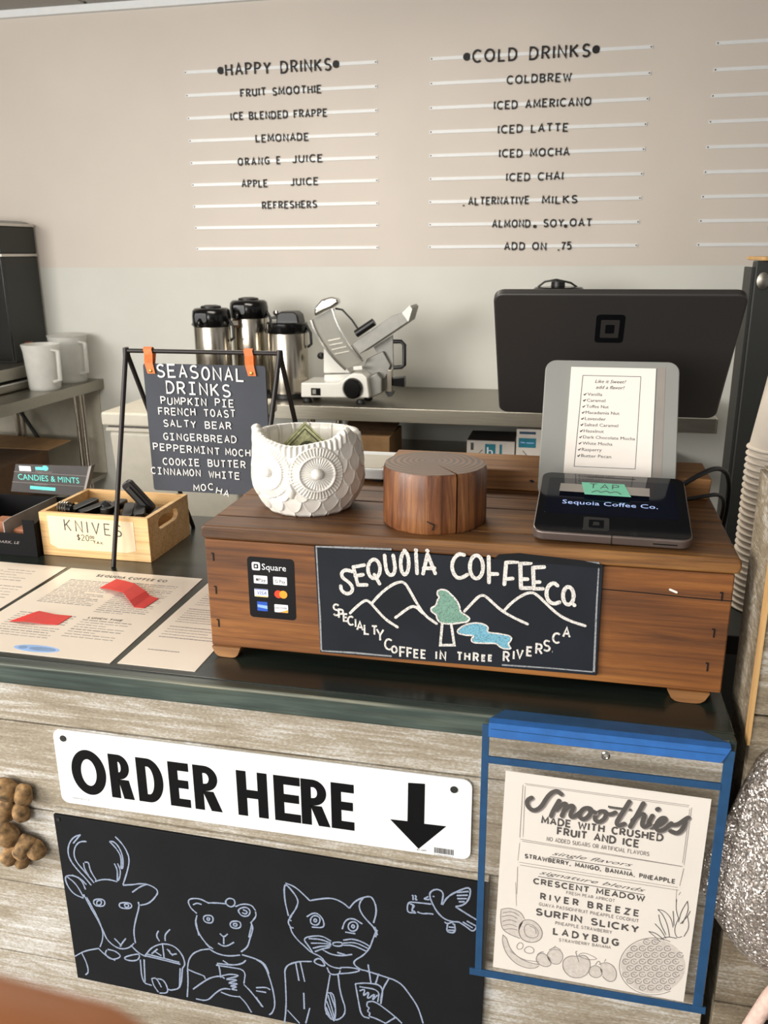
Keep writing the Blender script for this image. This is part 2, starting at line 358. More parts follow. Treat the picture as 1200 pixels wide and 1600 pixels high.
def stroke(mb, pl, w, fn, t=0.0003, rnd=False, vary=0.0):
    """solid ribbon of width w along the 2D polyline; each lies a hair higher than the last, as pen strokes do"""
    global _lay
    _lay = (_lay+1) % 5; t = t*(1+.10*_lay)+.00003*_lay
    q = [pl[0]]
    for p in pl[1:]:
        if math.hypot(p[0]-q[-1][0], p[1]-q[-1][1]) > w*0.05: q.append(p)
    pl = q
    if len(pl) < 2:
        x, y = pl[0]; mb.prism(arc(x, y, w/2, w/2, 0, 330, 11), fn, 0, t); return
    closed = math.hypot(pl[0][0]-pl[-1][0], pl[0][1]-pl[-1][1]) < w*0.3 and len(pl) > 3
    if closed: pl = pl[:-1] if math.hypot(pl[0][0]-pl[-1][0], pl[0][1]-pl[-1][1]) < 1e-6 else pl
    k = len(pl); Lf, Rt = [], []
    for i in range(k):
        a = pl[(i-1) % k] if (closed or i > 0) else None; b = pl[(i+1) % k] if (closed or i < k-1) else None; p = pl[i]
        d1 = (p[0]-a[0], p[1]-a[1]) if a else None; d2 = (b[0]-p[0], b[1]-p[1]) if b else None
        def nz(d):
            l = math.hypot(*d) or 1e-9; return (d[0]/l, d[1]/l)
        if d1 is None: d1 = d2
        if d2 is None: d2 = d1
        d1 = nz(d1); d2 = nz(d2); m = (d1[0]+d2[0], d1[1]+d2[1])
        if math.hypot(*m) < 0.3: m = d1
        m = nz(m); n = (-m[1], m[0]); c = max(0.55, n[0]*-d1[1]+n[1]*d1[0])
        h = w/2/c*(1+vary*(random.random()-0.5))
        Lf.append((p[0]+n[0]*h, p[1]+n[1]*h)); Rt.append((p[0]-n[0]*h, p[1]-n[1]*h))
    n0 = len(mb.v)
    for i, (l, r) in enumerate(zip(Lf, Rt)): mb.v += [fn(*l, t+i*2.5e-6), fn(*r, t+i*2.5e-6), fn(*l, 0), fn(*r, 0)]
    rng = range(k if closed else k-1)
    for i in rng:
        a = n0+4*i; b = n0+4*((i+1) % k)
        mb.f += [(a, a+1, b+1, b), (a+2, a, b, b+2), (a+1, a+3, b+3, b+1)]
    if not closed:
        a = n0; b = n0+4*(k-1); mb.f += [(a, a+2, a+3, a+1), (b, b+1, b+3, b+2)]
        if rnd:
            for (p, q2, l, r) in ((pl[0], pl[1], Lf[0], Rt[0]), (pl[-1], pl[-2], Lf[-1], Rt[-1])):
                an = math.degrees(math.atan2(p[1]-q2[1], p[0]-q2[0])); mb.prism(arc(p[0], p[1], w/2, w/2, an-90, an+90, 6), fn, 0, t)

# ---------------------------------------------------------------- stroke lettering
G = {}
def g(c, wd, *pl): G[c] = (wd, [list(p) for p in pl])
g('A', .66, [(0, 0), (.33, 1), (.66, 0)], [(.12, .34), (.54, .34)])
g('B', .56, [(0, 0), (0, 1), (.28, 1)]+arc(.28, .76, .24, .24, 80, -80)+[(.0, .52)], [(0, .52), (.28, .52)]+arc(.28, .26, .28, .26, 80, -80)+[(0, 0)])
g('C', .66, arc(.38, .5, .38, .5, 48, 312, 14))
g('D', .62, [(0, 0), (0, 1), (.2, 1)]+arc(.2, .5, .42, .5, 80, -80, 10)+[(.0, 0), (0, .02)])
g('E', .52, [(.52, 1), (0, 1), (0, 0), (.52, 0)], [(0, .52), (.44, .52)])
g('F', .5, [(.5, 1), (0, 1), (0, 0)], [(0, .52), (.42, .52)])
g('G', .68, arc(.38, .5, .38, .5, 48, 300, 14)+[(.64, .12), (.66, .44), (.4, .44)])
g('H', .6, [(0, 0), (0, 1)], [(.6, 0), (.6, 1)], [(0, .52), (.6, .52)])
g('I', .0, [(0, 0), (0, 1)])
g('|', .4, [(.2, 0), (.2, 1)], [(0, 1), (.4, 1)], [(0, 0), (.4, 0)])
g('J', .42, [(.42, 1), (.42, .3)]+arc(.2, .24, .22, .24, 0, -150, 8))
g('K', .58, [(0, 0), (0, 1)], [(.55, 1), (.02, .42)], [(.18, .58), (.58, 0)])
g('L', .48, [(0, 1), (0, 0), (.48, 0)])
g('M', .76, [(0, 0), (0.04, 1), (.38, .25), (.72, 1), (.76, 0)])
g('N', .6, [(0, 0), (0, 1), (.6, 0), (.6, 1)])
g('O', .76, arc(.38, .5, .38, .5, 90, 450, 18))
g('P', .52, [(0, 0), (0, 1), (.26, 1)]+arc(.26, .74, .26, .26, 80, -80)+[(0, .48)])
g('Q', .76, arc(.38, .5, .38, .5, 90, 450, 18), [(.42, .26), (.72, -.06)])
g('R', .56, [(0, 0), (0, 1), (.26, 1)]+arc(.26, .74, .26, .26, 80, -80)+[(0, .48)], [(.26, .48), (.56, 0)])
g('S', .54, arc(.28, .75, .25, .25, 35, 270, 10)+arc(.27, .25, .27, .25, 85, -150, 10))
g('T', .6, [(0, 1), (.6, 1)], [(.3, 1), (.3, 0)])
g('U', .6, [(0, 1), (0, .3)]+arc(.3, .3, .3, .3, 190, 350, 9)+[(.6, .3), (.6, 1)])
g('V', .66, [(0, 1), (.33, 0), (.66, 1)])
g('W', .92, [(0, 1), (.22, 0), (.46, .8), (.7, 0), (.92, 1)])
g('X', .6, [(0, 0), (.6, 1)], [(0, 1), (.6, 0)])
g('Y', .6, [(0, 1), (.3, .48), (.6, 1)], [(.3, .48), (.3, 0)])
g('Z', .56, [(0, 1), (.56, 1), (0, 0), (.56, 0)])
g('.', .06, [(.0, .04), (.08, .04)]); g(',', .1, [(.08, .08), (.0, -.16)])
g('•', .3, arc(.15, .5, .075, .09, 0, 360, 10))
g('7', .5, [(0, 1), (.5, 1), (.15, 0)]); g('5', .52, [(.46, 1), (.06, 1), (.03, .56)]+arc(.24, .32, .28, .32, 110, -140, 10))
g('2', .5, arc(.25, .74, .25, .26, 170, -20, 8)+[(0, 0), (.52, 0)]); g('0', .56, arc(.28, .5, .28, .5, 90, 450, 14))
g('$', .5, [(.5, .8)]+arc(.26, .7, .22, .18, 60, 270, 8)+arc(.25, .3, .24, .2, 80, -140, 8), [(.26, -.08), (.26, 1.08)])
def layout(s, x0, x1, gap=0.28, space=0.5, h=1.0):
    """place each letter so the run spans x0..x1; returns (char, x, xscale)"""
    adv = []; x = 0
    for c in s:
        if c == ' ': x += space; continue
        wd = G[c][0]; adv.append((c, x)); x += wd+gap
    tot = (x-gap) or 1; sc = (x1-x0)/tot
    return [(c, x0+a*sc, sc) for c, a in adv]
def run(mb, s, x0, z0, x1, z1, h, wt, fn, t=0.0003, gap=0.28, slant=0.0, space=.5):
    for c, x, sc in layout(s, x0, x1, gap, space):
        zz = z0+(z1-z0)*(x-x0)/max(1e-6, x1-x0); sl = (z1-z0)/max(1e-6, x1-x0)
        for pl in G[c][1]:
            q = [(x+u*sc+slant*v*h, zz+v*h+sl*u*sc) for u, v in pl]
            stroke(mb, q, wt*h, fn, t)
_ftext = {}
def ftext(mb, s, x0, x1, z, fn, t=0.0002, h=None, slope=0.0, shear=0.0):
    """built-in printed face, fitted between x0 and x1 on baseline z (h = cap height)"""
    cu = bpy.data.curves.new('t', 'FONT'); cu.body = s; cu.size = 1; cu.resolution_u = 2; cu.shear = shear
    o = bpy.data.objects.new('t', cu); C.objects.link(o)
    dg = bpy.context.evaluated_depsgraph_get(); me = o.evaluated_get(dg).to_mesh()
    vs = [v.co.copy() for v in me.vertices]; fs = [tuple(p.vertices) for p in me.polygons]
    o.evaluated_get(dg).to_mesh_clear(); bpy.data.objects.remove(o); bpy.data.curves.remove(cu)
    if not vs: return
    a = min(v.x for v in vs); b = max(v.x for v in vs); sx = (x1-x0)/(b-a); sy = (h/0.70) if h else sx
    n = len(mb.v); mb.v += [fn(x0+(v.x-a)*sx, z+v.y*sy+slope*(v.x-a)*sx, t) for v in vs]
    mb.f += [tuple(n+i for i in f) for f in fs]
DRAW = {}
DRAW['deer']=[[(-5691,8058),(-5790,8014),(-5877,7899),(-5912,7749),(-5880,7623),(-5799,7505),(-5715,7417),(-5634,7305)],[(-5621,7970),(-5717,7954),(-5794,7870),(-5830,7734),(-5798,7623),(-5716,7520),(-5588,7351)],[(-5816,7909),(-5705,8047)],[(-5703,7633),(-5704,7551),(-5653,7443)],[(-5687,7647),(-5627,7658),(-5625,7536),(-5555,7401)],[(-5210,8108),(-5140,8035),(-5084,7945),(-5046,7809),(-5091,7629),(-5181,7395)],[(-5298,8023),(-5215,7937),(-5157,7818),(-5181,7642)],[(-5298,8023),(-5239,8032),(-5174,7958),(-5136,7822),(-5155,7647),(-5182,7636)],[(-5268,7699),(-5233,7604),(-5256,7440)],[(-5222,7707),(-5190,7612),(-5220,7476),(-5256,7440)],[(-5572,7375),(-5472,7422),(-5363,7441),(-5258,7425)],[(-5725,7223),(-5763,7365),(-5878,7418),(-6006,7381),(-5984,7236),(-5903,7116),(-5770,7080)],[(-5966,7373),(-5854,7289),(-5768,7095)],[(-5892,7415),(-5787,7390),(-5702,7301)],[(-5182,7386),(-5046,7419),(-4910,7464),(-4780,7452),(-4688,7382),(-4773,7249),(-4861,7160),(-4971,7118)],[(-5064,7299),(-4942,7409),(-4859,7453)],[(-5763,7141),(-5679,6932),(-5602,6764),(-5540,6593),(-5512,6475),(-5399,6374),(-5291,6359),(-5176,6419),(-5122,6492)],[(-5726,7103),(-5619,6852),(-5550,6621),(-5568,6464),(-5625,6328)],[(-4993,7165),(-4987,7092),(-5062,6868),(-5109,6678),(-5100,6496)],[(-5632,7091),(-5466,7121),(-5480,6999),(-5631,6986),(-5632,7091)],[(-5579,7079),(-5596,7007),(-5533,7013),(-5510,7092),(-5579,7079)],[(-5271,7104),(-5089,7132),(-5098,7041),(-5262,7016),(-5271,7104)],[(-5194,7097),(-5132,7100),(-5143,7050),(-5191,7047),(-5194,7097)],[(-5398,6513),(-5336,6449),(-5308,6408)],[(-5230,6547),(-5294,6457),(-5328,6394)],[(-5531,6300),(-5567,6230),(-5493,6152),(-5378,6191),(-5330,6248),(-5406,6310),(-5516,6313)],[(-5306,6222),(-5161,6299),(-5048,6337),(-5087,6221),(-5227,6185),(-5306,6222)],[(-5656,6306),(-5556,6201),(-5424,6150)],[(-6017,6096),(-5862,6217),(-5657,6297)],[(-5909,6176),(-5856,6028),(-5841,5872),(-5897,5812)],[(-5172,6451),(-5074,6347),(-4970,6307)],[(-4922,5958),(-4904,5851),(-4845,5753)],[(-4922,5958),(-4864,5986),(-4829,5931),(-4796,5844)],[(-4838,5976),(-4757,5978),(-4711,5878),(-4708,5768),(-4833,5740)]]
DRAW['coffee pot']=[[(-4982,6320),(-4872,6481),(-4703,6576),(-4545,6563),(-4449,6446),(-4421,6298),(-4467,6227)],[(-4982,6320),(-4754,6306),(-4489,6284)],[(-4965,6354),(-4725,6333),(-4500,6313)],[(-4717,6574),(-4712,6330)],[(-4851,6424),(-4748,6368)],[(-4883,6371),(-4793,6467)],[(-4657,6494),(-4585,6402)],[(-4528,6444),(-4611,6412),(-4631,6484)],[(-5057,6242),(-5068,5863),(-4932,5845)],[(-5002,6254),(-5024,5889)],[(-4467,6227),(-4516,5889),(-4662,5826)],[(-4499,6220),(-4534,5901)],[(-4702,5833),(-4662,5826)],[(-4752,6763),(-4795,6679),(-4754,6596)],[(-4589,6816),(-4669,6719),(-4673,6619)]]
DRAW['bear']=[[(-4043,7333),(-4154,7378),(-4311,7335),(-4283,7209),(-4198,7138)],[(-4240,7261),(-4186,7300),(-4123,7289)],[(-4043,7327),(-3915,7351),(-3788,7360)],[(-3813,7370),(-3770,7449),(-3682,7451),(-3675,7367),(-3741,7311),(-3813,7370)],[(-3677,7338),(-3585,7398),(-3461,7407),(-3415,7330)],[(-3628,7318),(-3538,7364),(-3478,7318),(-3508,7226),(-3597,7209),(-3643,7272),(-3628,7318)],[(-3578,7313),(-3517,7296),(-3544,7248),(-3593,7267)],[(-3416,7315),(-3407,7245),(-3489,7129)],[(-4201,7108),(-4237,6968),(-4185,6801),(-4091,6670),(-4017,6625)],[(-4225,7030),(-4198,6798)],[(-4115,6695),(-4055,6632)],[(-4069,6614),(-3969,6560),(-3815,6552),(-3658,6603)],[(-3488,7143),(-3455,7063),(-3515,6875),(-3548,6751),(-3642,6657)],[(-3478,7102),(-3526,6902)],[(-4115,7124),(-3980,7150),(-3994,7022),(-4112,7022),(-4115,7124)],[(-4065,7099),(-4029,7100),(-4037,7060),(-4068,7060),(-4065,7099)],[(-3759,7105),(-3614,7133),(-3628,7014),(-3761,7003),(-3759,7105)],[(-3718,7078),(-3667,7088),(-3677,7042),(-3715,7041),(-3718,7078)],[(-3909,6885),(-3861,6836),(-3805,6900)],[(-3861,6836),(-3868,6730)],[(-3945,6730),(-3883,6697),(-3818,6711),(-3728,6788)],[(-4069,6614),(-4202,6572),(-4328,6471),(-4394,6304),(-4403,6024),(-4438,5765)],[(-4401,6226),(-4284,6189),(-4167,6168),(-4162,6122)],[(-4346,5911),(-4187,6070),(-4075,6163),(-3941,6216),(-3891,6181)],[(-4317,5760),(-4157,5758),(-4040,5916),(-3928,6019),(-3823,6026)],[(-3995,6373),(-3955,6396),(-3943,6185)],[(-3995,6373),(-3800,6383),(-3594,6382),(-3633,6160)],[(-3980,6406),(-3746,6425),(-3627,6480),(-3585,6540)],[(-3898,6469),(-3823,6424)],[(-3927,6219),(-3807,6276),(-3665,6276),(-3918,6160),(-3681,6211),(-3883,6106),(-3685,6149),(-3846,6068),(-3714,6096),(-3823,6026),(-3731,6031)],[(-3632,6614),(-3455,6591),(-3331,6542),(-3288,6387)],[(-3634,6145),(-3536,6043),(-3405,5841)],[(-3711,5943),(-3625,5853),(-3555,5713)],[(-3959,5950),(-3830,5916),(-3698,5930)],[(-3447,6579),(-3343,6522),(-3286,6344),(-3242,6129),(-3226,5906),(-3273,5764),(-3316,5728)],[(-3472,6127),(-3335,6167),(-3282,6136)],[(-3474,6078),(-3339,6082)],[(-3480,5979),(-3392,5835)]]
DRAW['cat']=[[(-2992,7331),(-3033,7562),(-3028,7799),(-2961,7752),(-2853,7595),(-2883,7471),(-2980,7303)],[(-3010,7808),(-2897,7778),(-2799,7694),(-2713,7607)],[(-2713,7607),(-2573,7662),(-2422,7699),(-2299,7654),(-2226,7589)],[(-2226,7589),(-2150,7711),(-2026,7792),(-1941,7808),(-1887,7630),(-1933,7431)],[(-2051,7779),(-2114,7660),(-2079,7535),(-1982,7422),(-1885,7323)],[(-2953,7339),(-3008,7238),(-2972,7169),(-2963,7095),(-2889,6988),(-2801,6914),(-2727,6837),(-2599,6802),(-2537,6707),(-2449,6664),(-2346,6670)],[(-1945,7385),(-1885,7264)],[(-1909,7303),(-1948,7177),(-1986,7049),(-2063,6928),(-2178,6828),(-2186,6765),(-2104,6706),(-2041,6704)],[(-2993,7286),(-2956,7263)],[(-2985,7167),(-2934,7162)],[(-1921,7375),(-1890,7322),(-1910,7229)],[(-2760,7361),(-2681,7435),(-2605,7435),(-2545,7342),(-2548,7237),(-2701,7222)],[(-2652,7405),(-2602,7391),(-2590,7343),(-2615,7278),(-2657,7255),(-2707,7272),(-2718,7318),(-2696,7376),(-2652,7405)],[(-2653,7360),(-2629,7335),(-2655,7300),(-2675,7326),(-2653,7360)],[(-2069,7390),(-2179,7457),(-2280,7409),(-2320,7267)],[(-2283,7229),(-2158,7230)],[(-2185,7406),(-2136,7392),(-2124,7344),(-2142,7287),(-2188,7257),(-2233,7269),(-2249,7320),(-2230,7374),(-2185,7406)],[(-2186,7362),(-2161,7337),(-2187,7302),(-2206,7328),(-2186,7362)],[(-2464,7058),(-2564,7114),(-2679,7097),(-2823,7032),(-2749,6924),(-2701,6842)],[(-2465,7028),(-2591,7063),(-2745,7041)],[(-2460,7007),(-2567,7007),(-2722,6976)],[(-2466,6988),(-2594,6956),(-2699,6904)],[(-2479,6964),(-2596,6910),(-2674,6857)],[(-2444,7047),(-2317,7073),(-2326,7010),(-2440,6993),(-2444,7047)],[(-2311,7104),(-2185,7153),(-2035,7114),(-1974,7067)],[(-2312,7059),(-2160,7104),(-2011,7044)],[(-2313,7028),(-2186,7054),(-2025,6996)],[(-2570,6906),(-2469,6859),(-2342,6861),(-2201,6915)],[(-2392,6906),(-2290,6890)],[(-2718,6690),(-2612,6793),(-2526,6647),(-2718,6690)],[(-2526,6647),(-2490,6546),(-2374,6571),(-2360,6636)],[(-2358,6683),(-2192,6718),(-2092,6693),(-2219,6629),(-2361,6589)],[(-2490,6546),(-2537,6253),(-2584,5955),(-2444,5809),(-2283,5992),(-2367,6291),(-2387,6568)],[(-2537,6253),(-2445,6273),(-2428,5926),(-2470,5819),(-2559,5928)],[(-2525,6224),(-2443,5858)],[(-2498,6262),(-2433,6021)],[(-2546,6124),(-2457,5823)],[(-2556,6025),(-2495,5846)],[(-2718,6700),(-2915,6659),(-3077,6546),(-3073,6326),(-3076,5940),(-3116,5635)],[(-2928,6646),(-2895,6365)],[(-2868,6659),(-2821,6365)],[(-2840,6186),(-2842,5928)],[(-2769,5961),(-2831,5702)],[(-3066,5860),(-2912,5683)],[(-2041,6704),(-1840,6670),(-1616,6627),(-1492,6454),(-1392,6290),(-1329,6054)],[(-1878,6693),(-1917,6530)],[(-1753,6643),(-1829,6472),(-1856,6279)],[(-2171,6475),(-2018,6524),(-1816,6521),(-1856,6232)],[(-2171,6475),(-2137,6216),(-2102,5985),(-1999,5977)],[(-2007,6803),(-1973,6518)],[(-2121,6439),(-1867,6448),(-1894,6255)],[(-2122,6376),(-2045,6425),(-2085,6291),(-1994,6405),(-2034,6255),(-1918,6390),(-1971,6253),(-1893,6365)],[(-2022,6226),(-1945,6259),(-1844,6203),(-1668,6070),(-1592,5993)],[(-2022,6226),(-2035,6160),(-1997,6137),(-2029,6082),(-1986,6060),(-2012,6006),(-1922,5995),(-1795,5945)],[(-1795,5945),(-1668,6070)]]
DRAW['bird']=[[(-1259,7905),(-1271,7987),(-1202,8050),(-1131,8041),(-1107,7989),(-1129,7844)],[(-1283,7929),(-1341,7881),(-1270,7889)],[(-1259,7905),(-1198,7760),(-1115,7662),(-1020,7629),(-926,7641)],[(-1231,7947),(-1212,7939)],[(-1117,7846),(-1061,7970),(-935,8077),(-798,8157),(-806,8003),(-862,7894),(-965,7847)],[(-957,8045),(-820,8084)],[(-956,8003),(-830,8032)],[(-951,7962),(-840,7982)],[(-932,7923),(-863,7936)],[(-965,7847),(-836,7772),(-718,7710)],[(-926,7641),(-832,7588),(-760,7530),(-716,7611)],[(-880,7650),(-762,7587)],[(-834,7673),(-728,7623)],[(-1090,7609),(-1055,7588),(-996,7627),(-984,7587)],[(-1055,7588),(-1065,7470),(-959,7477),(-973,7603)],[(-1042,7547),(-972,7552)],[(-1053,7501),(-966,7513)],[(-1246,7831),(-1400,7822),(-1519,7814),(-1531,7697),(-1507,7659),(-1423,7675)],[(-1495,7790),(-1436,7773),(-1483,7706),(-1435,7687)],[(-1459,7791),(-1471,7680)],[(-1411,7691),(-1352,7674),(-1281,7693),(-1221,7693)],[(-1472,7902),(-1460,7916),(-1460,7848)],[(-1443,7913),(-1420,7912),(-1438,7858),(-1410,7863)]]
DRAW['sbig']=[[(-2272,11620),(-2345,11637),(-2397,11595),(-2384,11535),(-2304,11488),(-2261,11422),(-2291,11358),(-2351,11346),(-2402,11388),(-2405,11434)],[(-2132,11706),(-2256,11674)],[(-2256,11674),(-2208,11465)],[(-2208,11465),(-2106,11473)],[(-2236,11569),(-2148,11592)],[(-2017,11602),(-1960,11500)],[(-1900,11835),(-1886,11672),(-1851,11607),(-1800,11618),(-1779,11695),(-1804,11842)],[(-1552,11882),(-1539,11654)],[(-1473,11656),(-1425,11884)],[(-1425,11884),(-1339,11669)],[(-1466,11719),(-1347,11728)],[(-1679,11910),(-1673,11906)],[(-1555,11922),(-1547,11919)],[(-1432,11925),(-1423,11922)],[(-1951,11675),(-1957,11631),(-1972,11593),(-1995,11567),(-2022,11556),(-2048,11562),(-2071,11585),(-2085,11621),(-2090,11664),(-2084,11708),(-2069,11745),(-2046,11771),(-2019,11782),(-1993,11775),(-1971,11753),(-1956,11717),(-1951,11675)],[(-1630,11766),(-1634,11714),(-1643,11670),(-1658,11640),(-1676,11628),(-1693,11637),(-1708,11665),(-1718,11708),(-1721,11759),(-1718,11810),(-1708,11854),(-1693,11884),(-1676,11896),(-1658,11887),(-1644,11859),(-1634,11817),(-1630,11766)],[(-1030,11905),(-1092,11915),(-1153,11830),(-1158,11727),(-1108,11635),(-1045,11640),(-991,11681)],[(-767,11902),(-755,11611)],[(-744,11708),(-670,11713)],[(-466,11867),(-580,11851)],[(-580,11851),(-591,11602)],[(-580,11662),(-506,11675)],[(-325,11863),(-432,11847)],[(-432,11847),(-414,11573)],[(-414,11573),(-307,11581)],[(-418,11675),(-351,11680)],[(-184,11830),(-297,11814)],[(-297,11814),(-279,11576)],[(-279,11576),(-186,11584)],[(-283,11649),(-223,11657)],[(-36,11632),(-77,11665),(-134,11617),(-150,11528),(-119,11443),(-58,11419),(-6,11445)],[(148,11429),(151,11424)],[(-823,11782),(-827,11730),(-841,11685),(-864,11654),(-891,11642),(-918,11650),(-942,11677),(-959,11720),(-965,11771),(-961,11823),(-947,11868),(-924,11898),(-897,11910),(-870,11902),(-846,11875),(-830,11833),(-823,11782)],[(138,11531),(136,11491),(126,11457),(109,11434),(88,11424),(67,11430),(47,11451),(34,11483),(27,11521),(29,11560),(40,11594),(56,11618),(77,11627),(98,11621),(118,11601),(131,11569),(138,11531)]]
DRAW['smount']=[[(-2303,11116),(-2220,11209),(-2130,11287),(-2086,11283),(-2014,11204),(-1897,11075),(-1759,10994)],[(-2050,11255),(-1968,11362),(-1866,11462),(-1765,11531),(-1678,11545),(-1607,11423),(-1535,11292),(-1448,11161),(-1318,11078)],[(-1780,11108),(-1693,11186),(-1606,11258),(-1549,11260),(-1477,11190)],[(-1010,11254),(-928,11359),(-854,11448),(-799,11460),(-721,11392),(-622,11303),(-496,11232),(-329,11164)],[(-581,11299),(-502,11403),(-397,11493),(-305,11538),(-236,11507),(-124,11398),(2,11291),(125,11236),(274,11198)]]
DRAW['stree']=[[(-1309,11477),(-1224,11492),(-1167,11444),(-1110,11389),(-1067,11317),(-1058,11242),(-1009,11216),(-945,11176),(-979,11127),(-1063,11112),(-1133,11090),(-1261,11086),(-1312,11128),(-1319,11188),(-1377,11214),(-1384,11259),(-1321,11295),(-1314,11356),(-1286,11396),(-1315,11424)]]
DRAW['strunk']=[[(-1254,11087),(-1272,10821),(-1115,10837),(-1155,11096)]]
DRAW['sriver']=[[(-1103,10993),(-1034,11076),(-922,11125),(-811,11128),(-740,11088),(-766,11025),(-627,11023),(-488,11006),(-499,10944),(-532,10910),(-482,10853),(-565,10845),(-622,10870),(-651,10906),(-804,10891),(-917,10887),(-932,10932),(-891,10975),(-1003,10969)]]
DRAW['sborder']=[[(-2685,11885),(-2267,11899),(-1821,11912)],[(-2678,11885),(-2669,11459),(-2658,11053),(-2656,10620)],[(-2656,10612),(-2290,10625),(-1826,10627)],[(-387,11908),(9,11916),(372,11914)],[(372,11914),(379,11413),(400,10668)],[(-586,10649),(-60,10665),(387,10667)]]
DRAW['glyphs']=[('S', -2465, 11074, 134), ('P', -2410, 11048, 102), ('E', -2358, 11013, 87), ('C', -2299, 10971, 103), ('I', -2242, 10952, 95), ('A', -2192, 10918, 103), ('L', -2114, 10874, 111), ('T', -2024, 10878, 103), ('Y', -1958, 10813, 134), ('C', -1863, 10708, 127), ('O', -1796, 10674, 80), ('F', -1700, 10632, 119), ('F', -1619, 10637, 111), ('E', -1543, 10640, 95), ('E', -1461, 10642, 95), ('I', -1316, 10646, 91), ('N', -1241, 10647, 98), ('T', -1054, 10660, 91), ('H', -969, 10668, 86), ('R', -872, 10666, 94), ('E', -787, 10678, 65), ('E', -714, 10686, 65), ('R', -539, 10699, 111), ('I', -461, 10733, 95), ('V', -395, 10750, 100), ('E', -293, 10792, 99), ('R', -191, 10825, 114), ('S', -111, 10867, 121), ('.', -50, 10861, 45), ('C', -15, 10972, 112), ('A', 89, 11052, 107)]
DRAW['poster_text']=[('MADE WITH CRUSHED', -53, 9250, 1162, 9223, 78, 1), ('FRUIT AND ICE', 115, 9137, 935, 9110, 80, 1), ('NO ADDED SUGARS OR ARTIFICIAL FLAVORS', 8, 9040, 1045, 9021, 45, 0), ('STRAWBERRY, MANGO, BANANA, PINEAPPLE', -209, 8786, 1327, 8728, 46, 1), ('CRESCENT MEADOW', -103, 8474, 1044, 8452, 63, 1), ('FRESH PEAR APRICOT', 246, 8399, 749, 8384, 35, 0), ('RIVER BREEZE', -19, 8285, 1002, 8250, 71, 1), ('GUAVA PASSIONFRUIT PINEAPPLE COCONUT', -34, 8196, 1008, 8171, 38, 0), ('SURFIN SLICKY', -57, 8071, 1012, 8038, 77, 1), ('PINEAPPLE STRAWBERRY', 151, 7980, 746, 7969, 38, 0), ('LADYBUG', 139, 7848, 822, 7827, 77, 1), ('STRAWBERRY BANANA', 202, 7763, 750, 7769, 36, 0)]
DRAW['poster_italic']=[('single flavors', 70, 8856, 896, 8845, 59, 1), ('signature blends', -51, 8592, 1047, 8552, 60, 1)]
DRAW['script']=[[(-173,9543),(-215,9510),(-218,9454),(-182,9400),(-125,9391),(-63,9456),(-21,9561),(30,9639),(84,9664),(126,9631)],[(109,9548),(59,9430),(36,9349)],[(87,9434),(156,9526),(188,9516),(146,9370)],[(166,9435),(230,9515),(263,9494),(228,9396),(248,9364),(301,9407),(326,9438)],[(423,9507),(368,9499),(326,9438),(321,9382),(368,9356),(420,9408),(439,9477),(423,9507)],[(424,9479),(480,9461)],[(578,9492),(524,9483),(483,9422),(480,9369),(524,9347),(575,9393),(592,9461),(578,9492)],[(579,9466),(634,9459),(677,9492)],[(805,9641),(763,9537),(717,9432),(695,9363),(724,9335),(775,9371)],[(942,9640),(891,9492),(835,9346)],[(852,9421),(925,9519),(970,9511),(944,9391),(973,9359),(1023,9404)],[(1041,9509),(1008,9408),(1035,9362),(1077,9391),(1101,9423)],[(1148,9489),(1095,9383),(1168,9459),(1170,9503),(1130,9497),(1088,9425),(1090,9360),(1126,9333),(1184,9375),(1231,9448)],[(1232,9430),(1293,9440),(1364,9522),(1388,9541)],[(1364,9522),(1353,9413),(1302,9333),(1230,9356)]]
DRAW['scriptdot']=[[(1082,9590),(1091,9598)]]
DRAW['scriptthin']=[[(601,9550),(691,9546),(834,9548)]]
DRAW['uline']=[[(48,8843),(889,8819)],[(-60,8571),(1039,8532)]]
DRAW['frames']=[[(-251,9703),(591,9691),(1383,9681)],[(1406,9657),(1397,8970)],[(1378,8949),(566,8981),(-264,9012)],[(-277,9033),(-269,9683)],[(-235,9688),(592,9674),(1377,9663)],[(1390,9644),(1381,8990)],[(-243,9045),(-246,9671)],[(-250,8991),(567,8968),(1385,8946)],[(1398,8926),(1377,8708)],[(1361,8682),(548,8697),(-268,8718)],[(-284,8738),(-274,8964)],[(-257,8684),(587,8665),(1373,8650)],[(-285,8656),(-279,8302)],[(1393,8631),(1378,8592)],[(-298,8453),(-276,8145)],[(1353,8658),(1359,8499)]]
